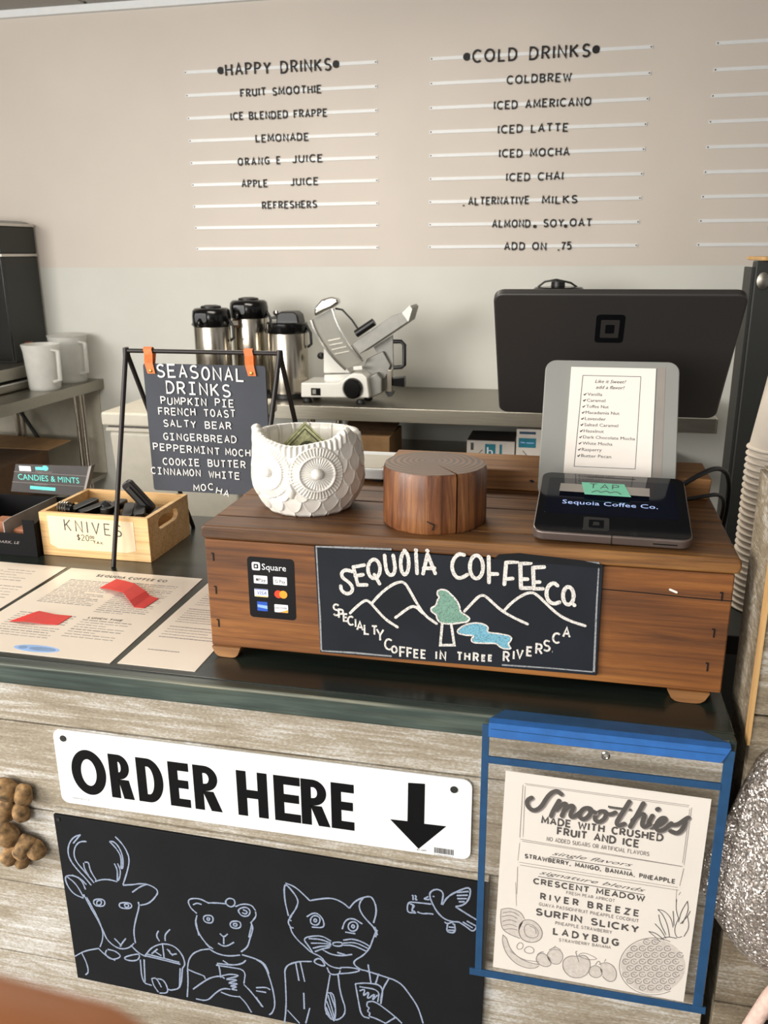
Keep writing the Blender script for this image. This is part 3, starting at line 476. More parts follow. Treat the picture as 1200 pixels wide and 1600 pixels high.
DRAW['fruit']=[[(-441,8066),(-344,8108),(-224,8070),(-181,7981)],[(-441,8066),(-447,7942),(-422,7799),(-330,7743),(-220,7715)],[(-181,7981),(-83,7988),(-1,7906),(23,7813),(-12,7720),(-109,7675),(-209,7705),(-243,7809),(-237,7909),(-181,7981)],[(-169,7922),(-90,7926),(-28,7864),(-24,7779),(-82,7743),(-152,7753),(-185,7833),(-169,7922)],[(-128,7906),(-59,7883),(-46,7812)],[(-420,8021),(-322,8064),(-242,8018)],[(-428,7970),(-340,8012),(-260,7978)],[(-420,7910),(-338,7951),(-268,7928)],[(-414,7850),(-336,7890),(-265,7867)],[(-402,7798),(-324,7831),(-254,7820)],[(-410,7727),(-416,7626),(-360,7461),(-256,7356),(-133,7318),(-34,7339),(4,7385)],[(-368,7685),(-323,7544),(-219,7440),(-97,7402),(3,7398)],[(-410,7727),(-368,7685)],[(-322,7519),(-178,7423),(1,7435)],[(-255,7608),(-218,7666),(-177,7637),(-194,7571),(-243,7560),(-255,7608)],[(-174,7575),(-117,7636),(-56,7599),(-73,7533),(-152,7529),(-174,7575)],[(-41,7489),(15,7576),(106,7532),(140,7427),(83,7377),(-17,7406),(-41,7489)],[(-23,7531),(15,7576),(44,7582)],[(84,7578),(149,7653),(238,7634),(262,7540),(218,7443),(140,7439),(87,7503),(84,7578)],[(101,7619),(167,7682),(227,7644)],[(149,7653),(166,7689)],[(254,7513),(328,7591),(406,7594),(490,7637),(554,7551),(544,7399),(462,7306),(345,7294),(261,7389),(254,7513)],[(406,7594),(383,7652),(401,7668)],[(414,7621),(479,7664),(577,7630),(627,7604),(542,7573),(445,7590),(414,7621)],[(406,7590),(429,7525)],[(540,7461),(604,7524),(684,7479),(681,7379),(615,7340),(545,7375),(540,7461)],[(642,7532),(715,7585),(794,7552),(838,7463),(827,7348),(752,7319),(690,7381)],[(604,7524),(638,7593),(661,7536)],[(696,7581),(712,7621)]]
DRAW['leaves']=[[(1188,8374),(1262,8365),(1332,8285),(1360,8173)],[(1188,8374),(1248,8315),(1305,8186),(1335,8050)],[(1203,8307),(1231,8195),(1297,8066)],[(1121,8074),(1195,8070),(1285,7993)],[(1121,8074),(1190,8021),(1250,7962)],[(1364,8534),(1367,8408),(1404,8299)],[(1472,8531),(1422,8395),(1408,8253)],[(1472,8531),(1493,8409),(1446,8237)],[(1342,8380),(1367,8198)],[(1404,8299),(1371,8152),(1409,8041),(1460,8075)],[(1428,8233),(1490,8339),(1511,8412)],[(1490,8339),(1521,8205),(1478,8079)],[(1176,8184),(1237,8125),(1301,8020)],[(1409,8041),(1317,8047),(1247,7997)]]
DRAW['pineapple']=[[(1147,7941),(1138,7914),(1114,7898),(1088,7905),(1077,7929),(1087,7956),(1112,7970),(1137,7962)],[(1100,7941),(1122,7929)],[(1230,7958),(1222,7931),(1198,7916),(1172,7922),(1161,7946),(1171,7973),(1196,7987),(1220,7979)],[(1184,7958),(1206,7946)],[(1027,7830),(1018,7802),(994,7787),(968,7793),(956,7818),(966,7845),(992,7859),(1017,7851)],[(980,7830),(1001,7818)],[(1111,7847),(1103,7820),(1078,7804),(1053,7811),(1041,7835),(1051,7862),(1076,7876),(1101,7869)],[(1065,7848),(1086,7835)],[(1196,7865),(1187,7837),(1163,7822),(1137,7828),(1126,7852),(1136,7879),(1161,7893),(1186,7886)],[(1149,7865),(1171,7852)],[(1279,7882),(1271,7854),(1247,7839),(1221,7845),(1210,7869),(1220,7897),(1244,7910),(1269,7903)],[(1233,7882),(1255,7869)],[(1363,7899),(1355,7871),(1331,7856),(1305,7863),(1294,7886),(1303,7914),(1328,7927),(1353,7920)],[(1317,7899),(1338,7887)],[(991,7735),(982,7707),(957,7692),(932,7698),(920,7723),(930,7750),(956,7765),(981,7757)],[(944,7735),(965,7723)],[(1076,7753),(1067,7725),(1043,7710),(1017,7716),(1006,7740),(1016,7768),(1041,7782),(1066,7774)],[(1029,7753),(1051,7741)],[(1161,7771),(1152,7743),(1128,7727),(1102,7734),(1091,7758),(1100,7785),(1125,7799),(1151,7792)],[(1114,7771),(1135,7758)],[(1245,7788),(1236,7760),(1212,7745),(1187,7751),(1175,7775),(1185,7803),(1210,7817),(1235,7809)],[(1198,7788),(1220,7776)],[(1329,7805),(1320,7778),(1296,7762),(1271,7769),(1259,7793),(1269,7820),(1294,7834),(1318,7826)],[(1282,7805),(1304,7793)],[(1412,7823),(1404,7795),(1380,7780),(1354,7786),(1343,7810),(1352,7837),(1377,7851),(1402,7844)],[(1366,7823),(1387,7810)],[(1495,7840),(1487,7812),(1463,7797),(1438,7803),(1426,7827),(1436,7854),(1460,7868),(1485,7861)],[(1449,7840),(1470,7827)],[(955,7640),(946,7612),(921,7596),(895,7602),(884,7627),(894,7655),(919,7669),(945,7662)],[(907,7640),(929,7627)],[(1040,7658),(1032,7630),(1007,7614),(981,7621),(969,7645),(979,7673),(1005,7687),(1030,7679)],[(993,7658),(1015,7645)],[(1125,7676),(1117,7648),(1092,7632),(1066,7638),(1055,7663),(1065,7691),(1090,7705),(1115,7697)],[(1078,7676),(1100,7663)],[(1210,7693),(1201,7666),(1177,7650),(1151,7656),(1140,7681),(1150,7708),(1175,7722),(1200,7715)],[(1163,7693),(1185,7681)],[(1294,7711),(1286,7683),(1261,7668),(1236,7674),(1224,7698),(1234,7726),(1259,7740),(1284,7732)],[(1247,7711),(1269,7699)],[(1378,7729),(1370,7701),(1345,7686),(1320,7692),(1308,7716),(1318,7743),(1343,7758),(1368,7750)],[(1331,7729),(1353,7716)],[(1461,7746),(1453,7719),(1429,7703),(1404,7709),(1392,7734),(1402,7761),(1426,7775),(1451,7767)],[(1415,7746),(1436,7734)],[(1004,7562),(995,7534),(971,7518),(945,7524),(933,7549),(943,7577),(969,7591),(994,7584)],[(957,7562),(979,7549)],[(1090,7580),(1081,7552),(1056,7536),(1030,7543),(1019,7567),(1029,7595),(1054,7609),(1080,7602)],[(1042,7580),(1064,7567)],[(1175,7598),(1166,7570),(1142,7554),(1116,7561),(1104,7585),(1114,7613),(1139,7627),(1165,7620)],[(1128,7598),(1149,7586)],[(1259,7616),(1251,7588),(1226,7573),(1201,7579),(1189,7603),(1199,7631),(1224,7645),(1249,7638)],[(1212,7616),(1234,7604)],[(1343,7634),(1335,7606),(1311,7591),(1285,7597),(1274,7621),(1283,7649),(1308,7663),(1333,7655)],[(1297,7634),(1318,7621)],[(1427,7652),(1419,7624),(1395,7609),(1369,7615),(1358,7639),(1367,7666),(1392,7681),(1417,7673)],[(1381,7652),(1402,7639)],[(1511,7670),(1502,7642),(1479,7626),(1453,7633),(1442,7657),(1451,7684),(1475,7698),(1500,7691)],[(1464,7669),(1486,7657)],[(968,7466),(959,7437),(934,7421),(908,7427),(896,7452),(907,7480),(932,7495),(958,7487)],[(920,7465),(942,7453)],[(1054,7484),(1045,7456),(1020,7440),(994,7446),(983,7471),(993,7499),(1018,7513),(1044,7506)],[(1006,7484),(1028,7471)],[(1139,7502),(1131,7474),(1106,7458),(1080,7464),(1068,7489),(1078,7517),(1104,7532),(1129,7524)],[(1092,7502),(1114,7489)],[(1224,7521),(1216,7492),(1191,7477),(1165,7483),(1154,7507),(1164,7535),(1189,7550),(1214,7542)],[(1177,7520),(1199,7508)],[(1309,7539),(1300,7511),(1276,7495),(1250,7501),(1239,7526),(1248,7553),(1273,7568),(1299,7560)],[(1262,7539),(1284,7526)],[(1393,7557),(1385,7529),(1360,7513),(1335,7519),(1323,7544),(1333,7571),(1358,7586),(1383,7578)],[(1346,7557),(1368,7544)],[(1477,7575),(1469,7547),(1444,7531),(1419,7537),(1407,7562),(1417,7589),(1442,7604),(1467,7596)],[(1430,7575),(1452,7562)],[(1018,7387),(1009,7358),(984,7342),(958,7348),(946,7373),(956,7402),(982,7416),(1007,7409)],[(970,7387),(992,7374)],[(1103,7406),(1095,7377),(1070,7361),(1044,7367),(1032,7392),(1042,7420),(1068,7435),(1093,7427)],[(1056,7405),(1078,7393)],[(1189,7424),(1180,7396),(1156,7380),(1130,7386),(1118,7411),(1128,7439),(1153,7453),(1179,7446)],[(1142,7424),(1163,7411)],[(1274,7443),(1265,7414),(1241,7398),(1215,7405),(1204,7429),(1213,7457),(1238,7472),(1264,7464)],[(1227,7442),(1249,7430)],[(1358,7461),(1350,7433),(1326,7417),(1300,7423),(1288,7448),(1298,7476),(1323,7490),(1348,7483)],[(1312,7461),(1333,7448)],[(1443,7479),(1434,7451),(1410,7435),(1385,7442),(1373,7466),(1382,7494),(1407,7508),(1432,7501)],[(1396,7479),(1418,7467)],[(1153,7327),(1145,7298),(1120,7282),(1094,7288),(1082,7313),(1092,7342),(1118,7356),(1143,7349)],[(1106,7327),(1128,7314)],[(1239,7346),(1230,7317),(1206,7301),(1180,7307),(1168,7332),(1178,7360),(1203,7375),(1228,7368)],[(1191,7345),(1213,7333)],[(1324,7365),(1315,7336),(1291,7320),(1265,7326),(1253,7351),(1263,7379),(1288,7394),(1313,7386)],[(1277,7364),(1298,7352)],[(1408,7383),(1400,7355),(1376,7339),(1350,7345),(1338,7370),(1348,7398),(1373,7412),(1398,7405)],[(1361,7383),(1383,7370)],[(1405,7333),(1348,7290),(1285,7258),(1219,7240),(1152,7236),(1087,7246),(1026,7270),(972,7307),(926,7356),(890,7415),(866,7481),(855,7553),(856,7626),(870,7700),(896,7770),(932,7835),(979,7892),(1033,7939),(1093,7975),(1157,7998),(1222,8007),(1286,8003),(1348,7986)]]
DRAW['order']=[('O',-5706,-5286),('R',-5202,-4939),('D',-4839,-4522),('E',-4424,-4184),('R',-4106,-3798),('H',-3560,-3205),('E',-3103,-2807),('R',-2775,-2469),('E',-2416,-2167)]
DRAW['arrow']=[[(-1528,9384),(-1339,9397),(-1344,8878),(-1095,8883),(-1406,8534),(-1733,8876),(-1535,8882)]]
DRAW['holes']=[[(-5785,9398),(-1016,9372),(-1226,8584),(-1005,8501)]]
DRAW["slicer"]={'base':[[(-11006,9870),(-9411,9910),(-8888,10262),(-8726,10318),(-8377,10300),(-8191,10149),(-8094,9315),(-11029,9257)]],'tower':[[(-10261,11208),(-10293,10149),(-9075,10177),(-9665,10824),(-10096,11210)]],'tower2':[[(-10235,10098),(-10243,9831),(-9523,9850),(-9022,10179)]],'blade':[[(-10576,12387),(-10507,12003),(-10117,11309),(-9718,10847),(-9236,10411),(-8852,10550),(-8415,10742),(-8841,11175),(-9288,11787),(-9544,12397),(-9695,12853)]],'guardrim':[[(-10572,12395),(-10449,11986),(-10033,11295),(-9582,10783),(-9155,10399)],[(-9666,12859),(-9492,12278),(-9129,11644),(-8814,11212),(-8417,10780)]],'ribs':[[(-9902,11561),(-9385,11671)],[(-9853,11381),(-9281,11493)],[(-9748,11201),(-9122,11341)],[(-9644,11022),(-8991,11163)]],'cap':[[(-10401,12531),(-10390,12885),(-10084,13214),(-9706,13316),(-9441,13267),(-9338,13093),(-9637,12890),(-10017,12737)]],'rod':[[(-9616,12841),(-9320,12792),(-8924,12388),(-8609,11932)]],'handle':[[(-8670,11864),(-7921,12352)]],'arm':[[(-8890,11432),(-8573,11050),(-8031,11394),(-6576,12351),(-6422,12875),(-6525,12973),(-6811,12698),(-7229,12570),(-8293,11851)]],'armtip':[[(-6801,12701),(-6490,13001),(-6386,12853),(-6541,12355)]],'plate':[[(-8127,11274),(-7317,11776),(-7296,10375),(-7513,10213)]],'leg':[[(-7539,10370),(-7323,10375),(-7326,9475),(-7544,9469)]],'foot':[[(-7626,9467),(-7218,9478),(-7355,9260),(-7491,9256)]],'loop':[[(-7361,11499),(-6985,11505),(-6851,11377),(-6851,10543),(-6959,10462),(-7365,10427)]],'knob2':[[(-7324,10032),(-6811,10097),(-6811,9648),(-7326,9688)]],'motor':[[(-8386,10033),(-7865,10310),(-7649,10051),(-7653,9466),(-8287,9180)]],'body3':[[(-8654,10133),(-8370,10802),(-7686,11130),(-7364,10559),(-7585,10025),(-7915,9750)]],'clamp':[[(-8801,10563),(-8424,10597),(-8400,10442),(-8777,10408)]]}
DRAW['fills']=[[(-441,8066),(-344,8108),(-224,8070),(-181,7981),(-243,7809),(-220,7715),(-330,7743),(-422,7799),(-447,7942)],[(-181,7981),(-83,7988),(-1,7906),(23,7813),(-12,7720),(-109,7675),(-209,7705),(-243,7809),(-237,7909)],[(-410,7727),(-368,7685),(-323,7544),(-219,7440),(-97,7402),(3,7398),(-34,7339),(-133,7318),(-256,7356),(-360,7461),(-416,7626)],[(-41,7489),(15,7576),(106,7532),(140,7427),(83,7377),(-17,7406)],[(84,7578),(149,7653),(238,7634),(262,7540),(218,7443),(140,7439),(87,7503)],[(254,7513),(328,7591),(406,7594),(490,7637),(554,7551),(544,7399),(462,7306),(345,7294),(261,7389)],[(540,7461),(604,7524),(684,7479),(681,7379),(615,7340),(545,7375)],[(642,7532),(715,7585),(794,7552),(838,7463),(827,7348),(752,7319),(690,7381)],[(1532,7696),(1529,7601),(1505,7508),(1459,7421),(1396,7349),(1319,7294),(1234,7263),(1146,7256),(1062,7275),(988,7318),(928,7383),(888,7464),(870,7556),(874,7652),(902,7746),(949,7831),(1014,7902),(1091,7953),(1175,7983),(1260,7988),(1342,7968),(1414,7926),(1472,7864),(1512,7785)]]
def dr(k): return [[(a/10000.0, b/10000.0) for a, b in pl] for pl in DRAW[k]]

# ================================================================= the setting
YW = 3.87
struct('wall_back', MB().box(-4.6, 3.2, YW-.0115, YW+0.1, -0.0, 2.60), M['lower'])
cl = struct('ceiling', MB().box(-4.6, 3.2, -3.0, YW, 2.565, 2.62), M['white'])
n = 0
for ix in range(13):
    for iy in range(6):
        x0 = -4.58+ix*0.6; y0 = YW-0.02-(iy+1)*0.6
        obj('tile', MB().box(x0+0.012, min(x0+0.588, 3.19), y0+0.012, y0+0.588, 2.556, 2.5655), M['ceil'], cl)
struct('trim_1', MB().box(-4.6, 3.2, YW-0.035, YW, 2.524, 2.556), M['white'], bevel=0.003)
struct('wall_left', MB().box(-4.7, -4.6, 0.2, YW, 0, 2.60), M['lower'])
struct('floor', MB().box(-4.6, 3.2, -3.0, YW+0.1, -0.05, 0.0), M['floor'])
# the timber end post on the right of the counter
wr = struct('wall_right', MB().box(0.198, 0.80, 0.812, 0.915, 0, 1.287), M['wash2'])
for i, (z0, z1) in enumerate(((0.30, 0.46), (0.462, 0.585), (0.587, 0.705), (0.707, 0.83), (0.832, 0.955), (0.957, 1.062), (1.064, 1.18), (1.182, 1.286))):
    obj('plank', MB().box(0.192, 0.80, 0.799, 0.812, z0, z1), M['wash2'], wr, bevel=0.0012)
obj('corner_edge', MB().box(0.1895, 0.192, 0.797, 0.8125, 1.03, 1.285), M['rawedge'], wr)
obj('side_board', MB().box(0.1925, 0.198, 0.8125, 0.905, 1.02, 1.286), M['wash2'], wr)

# ================================================================= menu board, rails and letters
mbd = tag(obj('menu_board', MB().box(-4.55, 3.15, YW-0.0121, YW-0.0113, 1.441, 2.523), M['upper']), 'wide beige menu board covering the upper back wall', 'menu board')
cols = [(-1.750, -0.878), (-0.652, 0.232), (0.467, 1.35)]
heads = ['happy drinks column', 'cold drinks column', 'column cut off by the right frame edge']
rows = [2.2655-0.09285*i for i in range(9)]
txt = {(0, 0): [('•HAPPY DRINKS•', -1.585, -1.049, .0430)], (0, 1): [('FRUIT SMOOTHIE', -1.490, -1.126, .0285)], (0, 2): [('ICE BLENDED FRAPPE', -1.541, -1.103, .0285)],
 (0, 3): [('LEMONADE', -1.429, -1.189, .0285)], (0, 4): [('ORANG E', -1.519, -1.320, .0285), ('JUICE', -1.263, -1.128, .0285)], (0, 5): [('APPLE', -1.506, -1.387, .0285), ('JUICE', -1.276, -1.151, .0285)],
 (0, 6): [('REFRESHERS', -1.413, -1.160, .0285)],
 (1, 0): [('•COLD DRINKS•', -0.508, 0.022, .0430)], (1, 1): [('COLDBREW', -0.332, -0.077, .0285)], (1, 2): [('ICED AMERICANO', -0.381, 0.006, .0285)], (1, 3): [('ICED LATTE', -0.362, -0.080, .0285)],
 (1, 4): [('ICED MOCHA', -0.354, -0.070, .0285)], (1, 5): [('ICED CHAI', -0.321, -0.091, .0285)], (1, 6): [('.', -0.502, -0.492, .0285), ('ALTERNATIVE', -0.479, -0.226, .0285), ('MILKS', -0.168, -0.028, .0285)],
 (1, 7): [('ALMOND', -0.375, -0.217, .0285), ('.', -0.196, -0.186, .06), ('SOY', -0.158, -0.078, .0285), ('.', -0.068, -0.060, .06), ('OAT', -0.049, 0.038, .0285)], (1, 8): [('ADD ON', -0.320, -0.146, .0285), ('.75', -0.092, -0.041, .0285)]}
names = ['top', 'second', 'third', 'fourth', 'fifth', 'sixth', 'seventh', 'eighth', 'bottom']
gcache = {}
def letter_mesh(c, sx, h, wt, t, mat, key):
    k = (c, round(sx, 4), h, key)
    if k not in gcache:
        m = MB()
        for pl in G[c][1]: stroke(m, [(u*sx, v*h) for u, v in pl], wt*h, lambda u, v, tt: (u, -tt, v), t)
        if c == '•': m = MB().prism([(u*sx, v*h) for u, v in [(.15+.0150/max(sx, .001)*math.cos(R(q)), .5+.0150/h*math.sin(R(q))) for q in range(0, 360, 24)]], lambda u, v, tt: (u, -tt, v), 0, t)
        if c == '.' : m = MB().prism([(u, v+h*.12) for u, v in arc(0, 0, h*.12, h*.12, 0, 330, 11)], lambda u, v, tt: (u, -tt, v), 0, t)
        me = bpy.data.meshes.new('letter'); me.from_pydata(m.v, [], m.f); me.materials.append(mat); gcache[k] = me
    return gcache[k]
for ci, (xa, xb) in enumerate(cols):
    for ri, z in enumerate(rows):
        words = txt.get((ci, ri))
        if words: wl = ' '.join(q[0] for q in words if q[0] != '.').replace('•', '').replace('ORANG E', 'ORANGE'); lab = 'white menu rail with black letters reading %s' % wl
        elif ci == 0: lab = 'empty white menu rail, %s row of the happy drinks column' % names[ri]
        else: lab = 'bare white menu rail, %s row of the %s' % (names[ri], heads[2])
        t = thing('menu_rail', lab, 'menu rail', (xa, YW-0.012, z), group='white letter rails on the menu board')
        o = obj('rail', MB().box(xa, xb, YW-0.0165, YW-0.012, z-0.0065, z+0.0065), M['rail'], t)
        for x in (xa+0.006, xb-0.006): obj('screw', MB().prism(arc(x, z, .003, .003, 0, 315, 7), XZ(YW-0.0165), 0, 0.001), M['darkmetal'], t)
        if not words: continue
        for s, x0, x1, h in words:
            lz = -h/2 + (0.004 if s == 'JUICE' else 0)
            for c, x, sc in layout(s, x0, x1, .40, .75):
                zo = lz+random.uniform(-.0012, .0012)
                if s == 'ORANG E': sc = 0.0265
                if c == '.': zo = -0.02; sc = .02
                if len(s) == 1: sc = h*.6
                lo = bpy.data.objects.new('letter', letter_mesh(c, sc, h, (.17 if h > .04 else .20), .0022, M['letter'], 'menu')); C.objects.link(lo); lo.parent = t
                lo.location = (x-xa, -0.0047, zo); lo.rotation_euler = (0, R(random.uniform(-1.5, 1.5)), 0)

# ================================================================= counter
def plankrow(name, parent, x0, x1, z0, z1, mat):
    return obj(name, MB().box(x0, x1, 0.800, 0.822, z0, z1), mat, parent, bevel=0.0015)
ct = thing('service_counter', 'order counter faced with whitewashed rough horizontal boards', 'counter', (0, 0.82, 0))
obj('body', MB().box(-1.9, 0.172, 0.822, 1.36, 0, 1.012), M['wash2'], ct)
zs = [0.05, 0.17, 0.285, 0.357, 0.474, 0.590, 0.594+0.115, 0.828, 0.953, 1.0145]
for a, b in zip(zs[:-1], zs[1:]):
    plankrow('plank', ct, -1.9, 0.178 if b > 0.9 else 0.181, a+0.001, b-0.001, M['wash'])
tp = thing('countertop', 'dark green stained wooden countertop with worn pale front edge', 'countertop', (0, 0.8, 1.015))
obj('slab', MB().box(-1.95, 0.178, 0.80, 1.38, 1.0145, 1.0400), M['green'], tp, bevel=0.002)
nb = [(-1.95, -0.95), (-0.95, 0.178)]
for a, b in nb:
    obj('edge_strip', MB().box(a, b-0.0003, 0.7835, 0.80, 1.0135, 1.0402), M['greene'], tp, bevel=0.0035, seg=3)
obj('worn_edge', MB().tube([(-1.94, .7856, 1.0384), (-.8, .7858, 1.0383), (-.3, .7856, 1.0384), (.17, .7858, 1.0380)], [.0022, .0025, .0024, .0020], 10), M['worn'], tp, smooth=True)

# ================================================================= ORDER HERE sign
t = thing('order_sign', 'white plastic sign reading ORDER HERE with a black down arrow', 'sign', (-0.335, 0.8, 0.9))
pan = obj('panel', MB().prism(rrect(-0.592, -0.0815, 0.8475, 0.9510, 0.010), XZ(0.7995), 0, 0.003), M['sign'], t, bevel=0.0006)
m = MB()
def ring(m, outer, inner, fn, t):
    n = len(m.v); k = len(outer)
    m.v += [fn(u, v, t) for u, v in outer]+[fn(u, v, t) for u, v in inner]+[fn(u, v, 0) for u, v in outer]+[fn(u, v, 0) for u, v in inner]
    for i in range(k):
        j = (i+1) % k; m.f += [(n+i, n+j, n+k+j, n+k+i), (n+i, n+2*k+i, n+2*k+j, n+j), (n+k+i, n+k+j, n+3*k+j, n+3*k+i)]
def block_letter(m, c, x0, x1, z0, z1, fn, t):
    x0 -= .0008; x1 += .0030 if c == 'R' else .0014; W = x1-x0; H = z1-z0; s = .0120; hb = .0112
    P_ = lambda q: m.prism([(x0+u, z0+v) for u, v in q], fn, 0, t)
    if c == 'E': P_([(0, 0), (W, 0), (W, hb), (s, hb), (s, H/2-hb/2+.001), (W*.95, H/2-hb/2+.001), (W*.95, H/2+hb/2+.001), (s, H/2+hb/2+.001), (s, H-hb), (W, H-hb), (W, H), (0, H)])
    if c == 'H': P_([(0, 0), (s, 0), (s, H/2-hb/2), (W-s, H/2-hb/2), (W-s, 0), (W, 0), (W, H), (W-s, H), (W-s, H/2+hb/2), (s, H/2+hb/2), (s, H), (0, H)])
    if c == 'O': ring(m, arc(x0+W/2, z0+H/2, W/2+.001, H/2+.001, 0, 352.5, 47), arc(x0+W/2, z0+H/2, W/2-s*.98, H/2-s*.98, 0, 352.5, 47), fn, t)
    if c == 'D':
        o_ = [(0, 0), (0, H)]+arc(W*.42, H/2, W*.58, H/2, 90, -90, 24); n_ = [(s, hb), (s, H-hb)]+arc(W*.42, H/2, W*.58-s, H/2-hb, 90, -90, 24)
        ring(m, [(x0+u, z0+v) for u, v in o_], [(x0+u, z0+v) for u, v in n_], fn, t)
    if c == 'R':
        q = H*.56; cy = H-q/2
        o_ = [(0, H-q), (0, H)]+arc(W*.42, cy, W*.46, q/2, 90, -90, 18); n_ = [(s, H-q+.0095), (s, H-.0100)]+arc(W*.42, cy, W*.46-s*.9, q/2-.0098, 90, -90, 18)
        ring(m, [(x0+u, z0+v) for u, v in o_], [(x0+u, z0+v) for u, v in n_], fn, t)
        P_([(0, 0), (s, 0), (s, H-q), (0, H-q)]); P_([(s*.9, H-q-.0002), (s*2.05, H-q-.0002), (W, 0), (W-s*1.15, 0)])
for c, a, b in DRAW['order']: block_letter(m, c, a/1e4, b/1e4, .8655, .9265, XZ(.7965), .0003)
obj('lettering', m, M['ink'], t)
obj('arrow', MB().prism(dr('arrow')[0], XZ(0.7965), 0, 0.0003), M['ink'], t)
hl = dr('holes')[0]
for q in hl[:2]: obj('screw', MB().prism(arc(q[0], q[1], .0042, .0042, 0, 345, 20), XZ(0.7965), 0, 0.0012), M['darkmetal'], t, bevel=.0004)
m = MB(); bx0, bx1, bz0, bz1 = hl[2][0], hl[3][0], hl[3][1], hl[2][1]
x = bx0
while x < bx1:
    ww = random.choice((.0003, .0006, .0009)); m.box(x, x+ww, 0.7963, 0.7965, bz0+.001, bz1); x += ww+random.choice((.0003, .0005))
ftext(m, '0 29069 04773 7', bx0, bx1-.001, bz0-.0018, XZ(0.7965), h=.0014)
ftext(m, '81-689', bx0-.020, bx0-.009, bz0+.001, XZ(0.7965), h=.0022)
ftext(m, 'MADE IN U.S.A.', -0.576, -0.552, 0.8555, XZ(0.7965), h=.0018)
obj('small_print', m, M['inkg'], t)

# ================================================================= big chalkboard with animals
t = thing('chalkboard', 'black chalkboard with chalk animals holding drinks, below the order sign', 'chalkboard', (-0.33, 0.8, 0.7))
obj('board', MB().prism([(-0.6045, 0.8300), (-0.0590, 0.8222), (-0.064, 0.560), (-0.6025, 0.5735)], XZ(0.7995), 0, 0.0065), M['board'], t, bevel=0.0006)
for k, lab in (('deer', 'chalk deer in a bow tie'), ('coffee pot', 'steaming chalk basket'), ('bear', 'chalk bear with a bow and a drink'), ('cat', 'chalk cat in a suit with a cup'), ('bird', 'chalk bird carrying a mug')):
    m = MB()
    for pl in dr(k): stroke(m, chaikin(pl), 0.0019, XZ(0.793), 0.0002, vary=.35)
    o = obj('chalk_drawing', m, M['chalkb'], t); o['label'] = lab
obj('screw', MB().prism(arc(-0.598, 0.824, .0025, .0025, 0, 330, 11), XZ(0.793), 0, 0.001), M['darkmetal'], t)
tag(obj('wood_batten', MB().prism([(-0.605, 0.8375), (-0.06, 0.8300), (-0.06, 0.8225), (-0.605, 0.8305)], XZ(0.7995), 0, 0.004), M['wash'], bevel=.0008), 'thin rough wooden batten along the top edge of the animal chalkboard', 'batten')

# ================================================================= blue edged poster sleeve
t = thing('poster_sleeve', 'clear vinyl poster sleeve with dark blue taped edges', 'poster sleeve', (0.05, 0.776, 0.72))
xl, xr, zb_, ztp = -0.0686, 0.1720, 0.7178, 1.030
obj('vinyl', MB().box(xl, xr, 0.7740, 0.7745, zb_, ztp), M['sleeve'], t)
e = 0.0085
for q_, (nm, b) in enumerate((('edge_strip', (xl-.002, xl+e-.003, zb_, 1.036)), ('edge_strip', (xr-e+.001, xr+.002, zb_-.004, 1.036)), ('edge_strip', (xl-.008, xr+.006, zb_-.005, zb_+.004)), ('edge_strip', (xl+.004, xr-.007, 0.9915, 0.9995)))):
    obj(nm, MB().box(b[0], b[1], 0.7725-.0003*q_, 0.7739, b[2], b[3]), M['tapes'], t, bevel=.0003)
obj('eyelet', MB().lathe([(0.0022, -.0004), (0.0022, .0008), (0.0032, .0012), (0.0046, .0006), (0.0046, -.0004), (0.0022, -.0004)], 0, 0, 20, caps=False).xf(Matrix.Translation((0.0535, 0.7730, 1.0155)) @ Matrix.Rotation(R(90), 4, 'X')), M['chrome'], t, smooth=True)
t = thing('blue_tape', 'bright blue painter tape folded over the counter edge above the sleeve', 'tape', (0.05, 0.782, 1.04))
obj('tape_top', MB().prism([(-0.0625, .7800), (-.050, .7985), (0.146, .7975), (0.1695, .7800)], XY(1.0402), 0, .0005), M['taped'], t)
m = MB(); K = 24
for i in range(K+1):
    x = -0.0640+(0.1700-(-0.0640))*i/K; lo = 1.0235-.0003*(i % 3); x2 = min(x, .1640-(.0) )
    m.v += [(x, 0.7795, 1.0405), (x, 0.7715, 1.0392), (min(x, 0.1625), 0.7708, lo), (min(x, 0.1625), 0.7712, lo), (x, 0.7722, 1.0385), (x, 0.7797, 1.0399)]
    if i: 
        a = (i-1)*6
        for j in range(6): m.f.append((a+j, a+(j+1) % 6, a+6+(j+1) % 6, a+6+j))
m.f += [tuple(range(6)), tuple(K*6+j for j in range(5, -1, -1))]
obj('tape_front', m, M['tape'], t)
m = MB(); stroke(m, [(-.062, 1.0325), (0.03, 1.0318), (.165, 1.0322)], .0006, XZ(.7712), .0002); obj('tape_crease', m, M['tapes'], t)

# poster
t = thing('smoothie_poster', 'cream printed smoothies menu with fruit drawings inside the blue edged sleeve', 'poster', (0.055, 0.776, 0.72))
obj('sheet', MB().prism([(-0.0452, .9829), (.1583, .9783), (.1553, .7217), (-.0506, .7258)], XZ(.7756), 0, .0004), M['paper'], t)
PF = XZ(.7752)
m = MB()
for s, xa, za, xb, zb, h, c in DRAW['poster_text']:
    if c: run(m, s, xa/1e4, za/1e4, xb/1e4, zb/1e4, h/1e4, .25, PF, .0002, gap=.34 if len(s) > 12 else .6, space=.7)
obj('lettering', m, M['inkg'], t)
m = MB()
for s, xa, za, xb, zb, h, c in DRAW['poster_text']:
    if not c: run(m, s, xa/1e4, za/1e4, xb/1e4, zb/1e4, h/1e4, .16, PF, .0002, gap=.3)
for s, xa, za, xb, zb, h, c in DRAW['poster_italic']:
    pass
obj('faint_lettering', m, M['inkl'], t)
m = MB()
